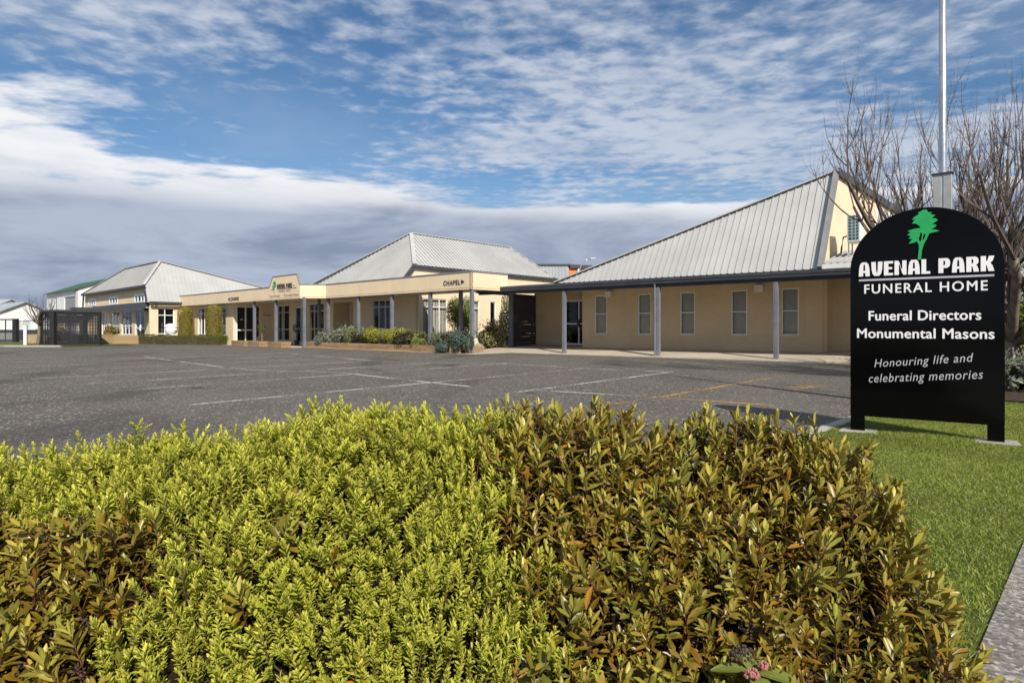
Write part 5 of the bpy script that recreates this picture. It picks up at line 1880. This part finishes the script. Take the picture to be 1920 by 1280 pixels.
def make_shoot(kind, rg):
    """one leafy shoot along +z from the origin; returns leaves [(V,F,C)] and the stem"""
    leaves = []
    if kind == 'small':
        H, nodes = 0.135 * rg.uniform(0.85, 1.1), int(rg.integers(13, 16))
        L0, W0 = 0.0225, 0.0100
        tip, low, old_shade = np.array([0.74, 0.70, 0.11]), np.array([0.31, 0.36, 0.018]), np.array([0.075, 0.10, 0.008])
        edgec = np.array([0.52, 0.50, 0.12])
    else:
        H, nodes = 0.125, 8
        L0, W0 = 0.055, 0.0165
        tip, low, old_shade = np.array([0.43, 0.45, 0.085]), np.array([0.066, 0.095, 0.005]), np.array([0.022, 0.036, 0.003])
        edgec = np.array([0.30, 0.115, 0.020])
    bend = rg.normal(0, 0.12, 2)
    a0 = rg.uniform(0, math.pi)
    tint = rg.uniform(0.85, 1.15)
    bronze = rg.uniform(0, 1) if kind == 'big' else rg.uniform(0, 0.15)
    spine = lambda t: np.array([bend[0] * H * t * t, bend[1] * H * t * t, H * t])
    for i in range(nodes):
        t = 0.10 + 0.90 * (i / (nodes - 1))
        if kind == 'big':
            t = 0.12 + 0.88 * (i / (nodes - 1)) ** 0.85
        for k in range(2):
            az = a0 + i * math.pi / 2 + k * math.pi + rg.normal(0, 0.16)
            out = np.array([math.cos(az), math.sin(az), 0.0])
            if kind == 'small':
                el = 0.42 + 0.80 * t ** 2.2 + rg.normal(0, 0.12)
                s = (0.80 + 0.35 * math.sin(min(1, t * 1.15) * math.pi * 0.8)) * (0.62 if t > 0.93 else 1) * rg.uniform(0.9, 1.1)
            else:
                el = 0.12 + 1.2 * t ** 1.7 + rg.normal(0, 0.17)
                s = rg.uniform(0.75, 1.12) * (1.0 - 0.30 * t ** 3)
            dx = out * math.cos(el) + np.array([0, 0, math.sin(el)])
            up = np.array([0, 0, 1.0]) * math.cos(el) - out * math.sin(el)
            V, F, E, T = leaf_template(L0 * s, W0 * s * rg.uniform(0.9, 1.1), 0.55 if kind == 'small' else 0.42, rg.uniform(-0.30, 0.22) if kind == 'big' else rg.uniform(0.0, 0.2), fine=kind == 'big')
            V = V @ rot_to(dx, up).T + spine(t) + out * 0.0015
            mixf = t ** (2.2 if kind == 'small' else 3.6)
            base = old_shade * (1 - min(1, t * 2.2)) + low * min(1, t * 2.2)  # older leaves at the base, darkened further to paint shade in the gaps
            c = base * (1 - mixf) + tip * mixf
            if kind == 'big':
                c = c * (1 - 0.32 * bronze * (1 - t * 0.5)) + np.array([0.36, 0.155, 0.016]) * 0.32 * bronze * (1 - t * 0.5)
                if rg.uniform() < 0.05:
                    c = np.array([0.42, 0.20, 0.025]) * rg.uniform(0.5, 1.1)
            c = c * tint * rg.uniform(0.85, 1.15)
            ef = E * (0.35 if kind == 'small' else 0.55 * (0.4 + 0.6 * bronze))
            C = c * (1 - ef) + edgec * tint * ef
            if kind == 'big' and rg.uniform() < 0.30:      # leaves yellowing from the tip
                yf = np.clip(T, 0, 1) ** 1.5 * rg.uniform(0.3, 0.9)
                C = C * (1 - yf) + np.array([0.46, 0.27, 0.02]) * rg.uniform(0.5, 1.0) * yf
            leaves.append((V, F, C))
    if kind == 'small':         # one or two short side shoots
        main = list(leaves)
        for _ in range(int(rg.integers(0, 3))):
            az, sc, t0 = rg.uniform(0, 2 * math.pi), rg.uniform(0.42, 0.62), rg.uniform(0.35, 0.62)
            ax = np.array([math.cos(az) * 0.62, math.sin(az) * 0.62, 0.78])
            Rs = rot_to(ax, rg.normal(0, 1, 3))
            Rs = np.column_stack([Rs[:, 1], Rs[:, 2], Rs[:, 0]]) * sc
            for V, F, C in main[8:]:
                leaves.append((V @ Rs.T + spine(t0), F, C * rg.uniform(0.9, 1.08)))
    # stem
    m = MB()
    m.tube([spine(-0.6), spine(0.3), spine(0.97)], [0.0026, 0.0022, 0.001], 5, cap=False)
    SV = np.array(m.v)
    SF = []
    for q in m.f:
        SF += [(q[0], q[1], q[2]), (q[0], q[2], q[3])]
    sc = np.array([0.20, 0.14, 0.045]) if kind == 'small' else np.array([0.12, 0.045, 0.035])
    return leaves, (SV, np.array(SF), np.tile(sc, (len(SV), 1)))


def merge(parts):
    V, F, C, o = [], [], [], 0
    for v, f, c in parts:
        V.append(v); F.append(f + o); C.append(c); o += len(v)
    return np.concatenate(V), np.concatenate(F), np.concatenate(C)


# outline of the hedge: a bank that rises from the footpath side to its crest and drops to the car park
def hedge_far(x):
    return np.interp(x, [-3.2, -2.0, -1.3, -0.7, -0.3, 0.3, 0.8, 1.25], [2.30, 2.28, 2.28, 2.36, 2.40, 2.36, 2.30, 2.05])


def hedge_right(y):
    return np.interp(y, [0.9, 1.1, 1.35, 1.55, 1.75, 1.9, 2.4], [1.05, 1.10, 1.15, 1.20, 1.24, 1.28, 1.20])


def hedge_top(x, y):
    z = np.interp(y, [0.98, 1.10, 1.22, 1.35, 1.5, 1.65, 1.8, 1.95, 2.1], [0.03, 0.14, 0.24, 0.35, 0.49, 0.62, 0.73, 0.795, 0.81])
    crest = np.interp(x, [-2.4, -1.7, -1.1, -0.65, -0.3, 0.0, 0.4, 0.8, 1.2], [-0.115, -0.11, -0.085, -0.02, 0.0, -0.015, -0.04, -0.06, -0.085])
    z = z + crest * np.clip((y - 1.2) / 0.6, 0, 1)
    z = z + 0.022 * np.sin(x * 3.7 + 0.6) * np.sin(y * 5.9) + 0.016 * np.sin(x * 9.1 + y * 6.3) + 0.010 * np.sin(x * 21 - y * 17)
    d = np.minimum((hedge_far(x) - y) * 1.15, (hedge_right(y) - x))
    k = np.clip(d / 0.30, 0, 1)
    return z * (1 - (1 - k) ** 2.4) ** 0.5 - 0.06 * (1 - k) ** 2


def hedge():
    rg = np.random.default_rng(17)
    eye = np.array([0, 0, 1.1])
    pts = []
    # candidates over the plan, thinned to an even spacing in space
    N = 75000
    x = rg.uniform(-2.45, 1.3, N)
    y = rg.uniform(0.98, 2.4, N)
    ok = (y < hedge_far(x) - 0.004) & (x < hedge_right(y) - 0.004)
    x, y = x[ok], y[ok]
    # extra candidates on the steep right and far flanks
    yy = rg.uniform(1.0, 2.3, 9000)
    xx = hedge_right(yy) - np.abs(rg.normal(0, 0.05, 9000)) - 0.005
    ok = yy < hedge_far(xx) - 0.01
    x, y = np.concatenate([x, xx[ok]]), np.concatenate([y, yy[ok]])
    z = hedge_top(x, y)
    e = 0.02
    gx = (hedge_top(x + e, y) - hedge_top(x - e, y)) / (2 * e)
    gy = (hedge_top(x, y + e) - hedge_top(x, y - e)) / (2 * e)
    gx, gy = np.clip(np.nan_to_num(gx), -3, 3), np.clip(np.nan_to_num(gy), -3, 3)
    Nn = np.column_stack([-gx, -gy, np.ones(len(x))])
    Nn /= np.linalg.norm(Nn, axis=1, keepdims=True)
    P = np.column_stack([x, y, z])
    ok = (z > 0.12) & (np.linalg.norm(P - eye, axis=1) > 0.46)
    P, Nn = P[ok], Nn[ok]
    # species map
    wob = 0.05 * np.sin(P[:, 1] * 19.0 + 1.0) + 0.04 * np.sin(P[:, 1] * 37.0 + P[:, 0] * 9) + rg.normal(0, 0.03, len(P))
    rb = np.interp(P[:, 1], [1.0, 1.3, 1.4, 1.5, 1.58, 1.65, 1.8, 2.0, 2.3], [0.0, 0.0, 0.05, 0.15, 0.0, -0.10, 0.0, -0.05, -0.05])
    big_right = P[:, 0] > rb + wob
    lb = np.interp(P[:, 1], [1.0, 1.32, 1.43, 1.48, 1.54, 1.60, 1.69, 1.74, 1.80], [-0.82, -0.90, -1.00, -0.88, -0.80, -0.90, -1.15, -1.5, -3.0])
    big_left = P[:, 0] < lb + wob
    stray = rg.uniform(0, 1, len(P)) < 0.012
    big_left |= stray & (P[:, 0] < -0.45)
    big_right |= stray & (P[:, 0] > -0.45)
    spec = np.where(big_right, 2, np.where(big_left, 1, 0))
    spread = np.where(spec == 0, 0.0232, 0.036)
    grid = {}
    sel = []
    cell = 0.05
    for i in range(len(P)):
        c = tuple((P[i] // cell).astype(int))
        hit = False
        for a in (-1, 0, 1):
            for b in (-1, 0, 1):
                for d in (-1, 0, 1):
                    for j in grid.get((c[0] + a, c[1] + b, c[2] + d), ()):
                        if ((P[i] - P[j]) ** 2).sum() < spread[i] ** 2:
                            hit = True
                            break
        if not hit:
            grid.setdefault(c, []).append(i)
            sel.append(i)
    sel = np.array(sel)
    temps = {}
    for kind, nt in (('small', 18), ('big', 18)):
        temps[kind] = [make_shoot(kind, rg) for _ in range(nt)]
    meshes = {k: [] for k in temps}
    for k in temps:
        for lv, st in temps[k]:
            V, F, C = merge(lv + [st])
            me = np_mesh('shoot', V, F, C)
            me.materials.append(MATS['leaf_soft' if k == 'small' else 'leaf_gloss'])
            meshes[k].append(me)
    stems, leafmesh = {k: [] for k in temps}, {k: [] for k in temps}
    for k in temps:
        mt = MATS['leaf_soft' if k == 'small' else 'leaf_gloss']
        for lv, st in temps[k]:
            me = np_mesh('shoot', *st)
            me.materials.append(mt)
            stems[k].append(me)
            ls = []
            for q in lv:
                me = np_mesh('leaf', *q)
                me.materials.append(mt)
                ls.append(me)
            leafmesh[k].append(ls)
    names = {0: ('small', 'yellow green small leaved hedge shrub filling the middle foreground'),
             1: ('big', 'bronze green broad leaved shrub in the lower left foreground'),
             2: ('big', 'bronze green broad leaved shrub filling the right foreground')}
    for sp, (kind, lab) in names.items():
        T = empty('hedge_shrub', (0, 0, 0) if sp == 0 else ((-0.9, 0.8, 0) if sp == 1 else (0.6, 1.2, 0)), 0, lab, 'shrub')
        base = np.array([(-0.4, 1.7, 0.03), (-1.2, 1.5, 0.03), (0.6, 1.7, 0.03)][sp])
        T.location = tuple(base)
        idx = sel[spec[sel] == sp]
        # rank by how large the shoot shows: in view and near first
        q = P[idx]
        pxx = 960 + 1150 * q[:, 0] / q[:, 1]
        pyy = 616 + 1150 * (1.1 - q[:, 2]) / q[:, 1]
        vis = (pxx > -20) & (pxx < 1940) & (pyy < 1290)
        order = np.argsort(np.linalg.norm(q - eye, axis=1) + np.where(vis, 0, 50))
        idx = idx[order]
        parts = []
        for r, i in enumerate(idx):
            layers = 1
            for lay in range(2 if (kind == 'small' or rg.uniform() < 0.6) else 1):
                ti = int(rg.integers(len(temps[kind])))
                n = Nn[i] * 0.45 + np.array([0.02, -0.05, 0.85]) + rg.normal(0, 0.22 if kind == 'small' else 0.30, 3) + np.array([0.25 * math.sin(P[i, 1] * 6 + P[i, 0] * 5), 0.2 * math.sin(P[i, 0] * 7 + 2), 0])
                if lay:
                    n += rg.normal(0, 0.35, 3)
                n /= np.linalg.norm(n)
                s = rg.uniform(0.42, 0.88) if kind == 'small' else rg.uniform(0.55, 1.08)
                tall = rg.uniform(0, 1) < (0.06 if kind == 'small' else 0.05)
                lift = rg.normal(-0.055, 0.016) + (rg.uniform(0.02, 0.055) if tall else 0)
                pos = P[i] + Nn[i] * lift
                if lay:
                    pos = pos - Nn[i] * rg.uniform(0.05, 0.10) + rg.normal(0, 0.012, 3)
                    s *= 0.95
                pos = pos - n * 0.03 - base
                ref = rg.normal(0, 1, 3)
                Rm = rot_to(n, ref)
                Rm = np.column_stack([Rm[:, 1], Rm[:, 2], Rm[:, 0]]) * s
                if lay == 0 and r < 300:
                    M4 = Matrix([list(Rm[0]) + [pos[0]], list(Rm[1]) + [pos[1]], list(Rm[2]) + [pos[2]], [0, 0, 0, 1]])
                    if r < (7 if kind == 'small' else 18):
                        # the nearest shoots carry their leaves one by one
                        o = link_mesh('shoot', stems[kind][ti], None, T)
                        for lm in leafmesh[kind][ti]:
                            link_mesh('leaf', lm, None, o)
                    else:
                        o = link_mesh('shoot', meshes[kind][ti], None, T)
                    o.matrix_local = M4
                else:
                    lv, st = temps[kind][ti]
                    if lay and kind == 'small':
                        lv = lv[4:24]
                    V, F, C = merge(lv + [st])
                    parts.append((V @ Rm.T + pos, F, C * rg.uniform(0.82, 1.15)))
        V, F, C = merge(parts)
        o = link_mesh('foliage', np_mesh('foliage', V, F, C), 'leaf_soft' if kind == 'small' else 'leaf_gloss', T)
        o['kind'] = 'stuff'
        print('hedge', sp, len(idx), len(F))
        if kind == 'big':       # dried flower heads
            m = MB()
            for i in idx[rg.integers(0, len(idx), 70)]:
                c0 = P[i] - Nn[i] * rg.uniform(0.0, 0.06)
                for _ in range(26):
                    dd = rg.normal(0, 1, 3)
                    dd /= np.linalg.norm(dd)
                    p0 = Vector(c0 + dd * np.array([0.014, 0.014, 0.024]) * rg.uniform(0.3, 1))
                    m.tube([p0, p0 + Vector(dd) * 0.007], [0.0022, 0.0012], 4, cap=False)
            o = m.build('seed_heads', 'dark_bud', T, kind='stuff')
            o.location = tuple(-base)
        # woody frame inside
        m = MB()
        rnd = random.Random(sp)
        for i in idx[::6]:
            p = Vector(P[i]) - Vector(Nn[i]) * 0.09
            b = Vector((p.x + rnd.uniform(-0.12, 0.12), 1.85 + 0.25 * (p.y - 1.85) + rnd.uniform(-0.1, 0.1), 0.05))
            mid = (p * 0.6 + b * 0.4) + Vector((rnd.uniform(-.06, .06), rnd.uniform(-.06, .06), 0))
            if p.z > 0.2:
                m.tube([b, mid, p], [0.009, 0.006, 0.003], 4, cap=False)
        o = m.build('branches', 'stem_brown', T, kind='stuff')
        o.location = tuple(-base)
    # dense inner mass against daylight; its near-black colour paints the gap shade
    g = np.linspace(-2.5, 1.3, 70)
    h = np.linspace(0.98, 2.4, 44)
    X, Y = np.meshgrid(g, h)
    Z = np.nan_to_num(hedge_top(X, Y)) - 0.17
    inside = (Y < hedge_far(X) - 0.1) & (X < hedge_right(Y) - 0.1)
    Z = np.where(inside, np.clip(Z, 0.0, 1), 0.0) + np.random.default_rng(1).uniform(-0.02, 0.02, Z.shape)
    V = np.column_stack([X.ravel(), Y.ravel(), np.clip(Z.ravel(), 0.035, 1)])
    F = []
    for j in range(len(h) - 1):
        for i in range(len(g) - 1):
            a = j * len(g) + i
            F.append((a, a + 1, a + len(g) + 1, a + len(g)))
    o = link_mesh('hedge_undergrowth_shade', np_mesh('hedge_undergrowth_shade', V, F), 'litter_shade')
    o['kind'] = 'stuff'
    tag(o, 'dark dead leaves, twigs and painted gap shade inside the foreground hedge', 'undergrowth')


hedge()


def flowering_shrub():
    S = empty('flowering_shrub', (0.505, 1.30, -0.325), 0, 'shrub with big ribbed leaves and pink buds at the bottom edge', 'shrub')
    rg = np.random.default_rng(9)
    MB().tube([(0.05, 0.12, 0.32), (0.01, 0.03, 0.5), (0, 0, 0.70)], [0.007, 0.005, 0.004], 6).build('stem', 'stem_brown', S)
    for k, (az, el, L) in enumerate([(-0.35, 0.05, 0.095), (2.9, 0.05, 0.075), (1.4, 0.5, 0.06), (-1.4, -0.1, 0.08), (0.6, 0.15, 0.06)]):
        rows = 8
        V, C = [], []
        for r in range(rows + 1):
            t = r / rows
            w = math.sin(math.pi * min(0.97, t * 0.94 + 0.03)) ** 0.75 * L * 0.27
            for c in range(-3, 4):
                u = c / 3
                V.append((t * L, u * w, -0.18 * L * t * t + 0.20 * abs(u) * w - (0.003 if c in (-2, 0, 2) else 0)))
                C.append(np.array([0.16, 0.19, 0.035]) * (1.15 if c in (-2, 0, 2) else 0.9))
        F = []
        for r in range(rows):
            for c in range(6):
                a = r * 7 + c
                F.append((a, a + 7, a + 8, a + 1))
        Rm = np.array(Euler((0, -el, az)).to_matrix())
        V = np.array(V) @ Rm.T + np.array([0.004 * math.cos(az), 0.004 * math.sin(az), 0.70])
        link_mesh('leaf', np_mesh('leaf', V, F, np.array(C), True), 'leaf_gloss', S)
    m1, m2 = MB(), MB()
    for i in range(70):
        d = rg.normal(0, 1, 3)
        d[2] = abs(d[2])
        d /= np.linalg.norm(d)
        c = np.array([-0.012, 0.01, 0.722]) + d * np.array([0.026, 0.022, 0.024])
        m1.lathe([(0.0008, -0.004), (0.003, -0.001), (0.0025, 0.002), (0.0004, 0.004)], tuple(c), 5)
    for i in range(60):
        d = rg.normal(0, 1, 3)
        d[2] = abs(d[2])
        d /= np.linalg.norm(d)
        off = (-0.008, -0.03, 0.706) if i < 42 else (0.026, -0.006, 0.712)
        c = np.array(off) + d * np.array([0.014, 0.010, 0.014]) * (1 if i < 42 else 0.7)
        m2.lathe([(0.0008, -0.004), (0.0034, -0.001), (0.003, 0.002), (0.0004, 0.0045)], tuple(c), 6)
    m1.build('seed_head', 'dark_bud', S)['kind'] = 'stuff'
    m2.build('bud_cluster', 'pink_bud', S)['kind'] = 'stuff'


flowering_shrub()
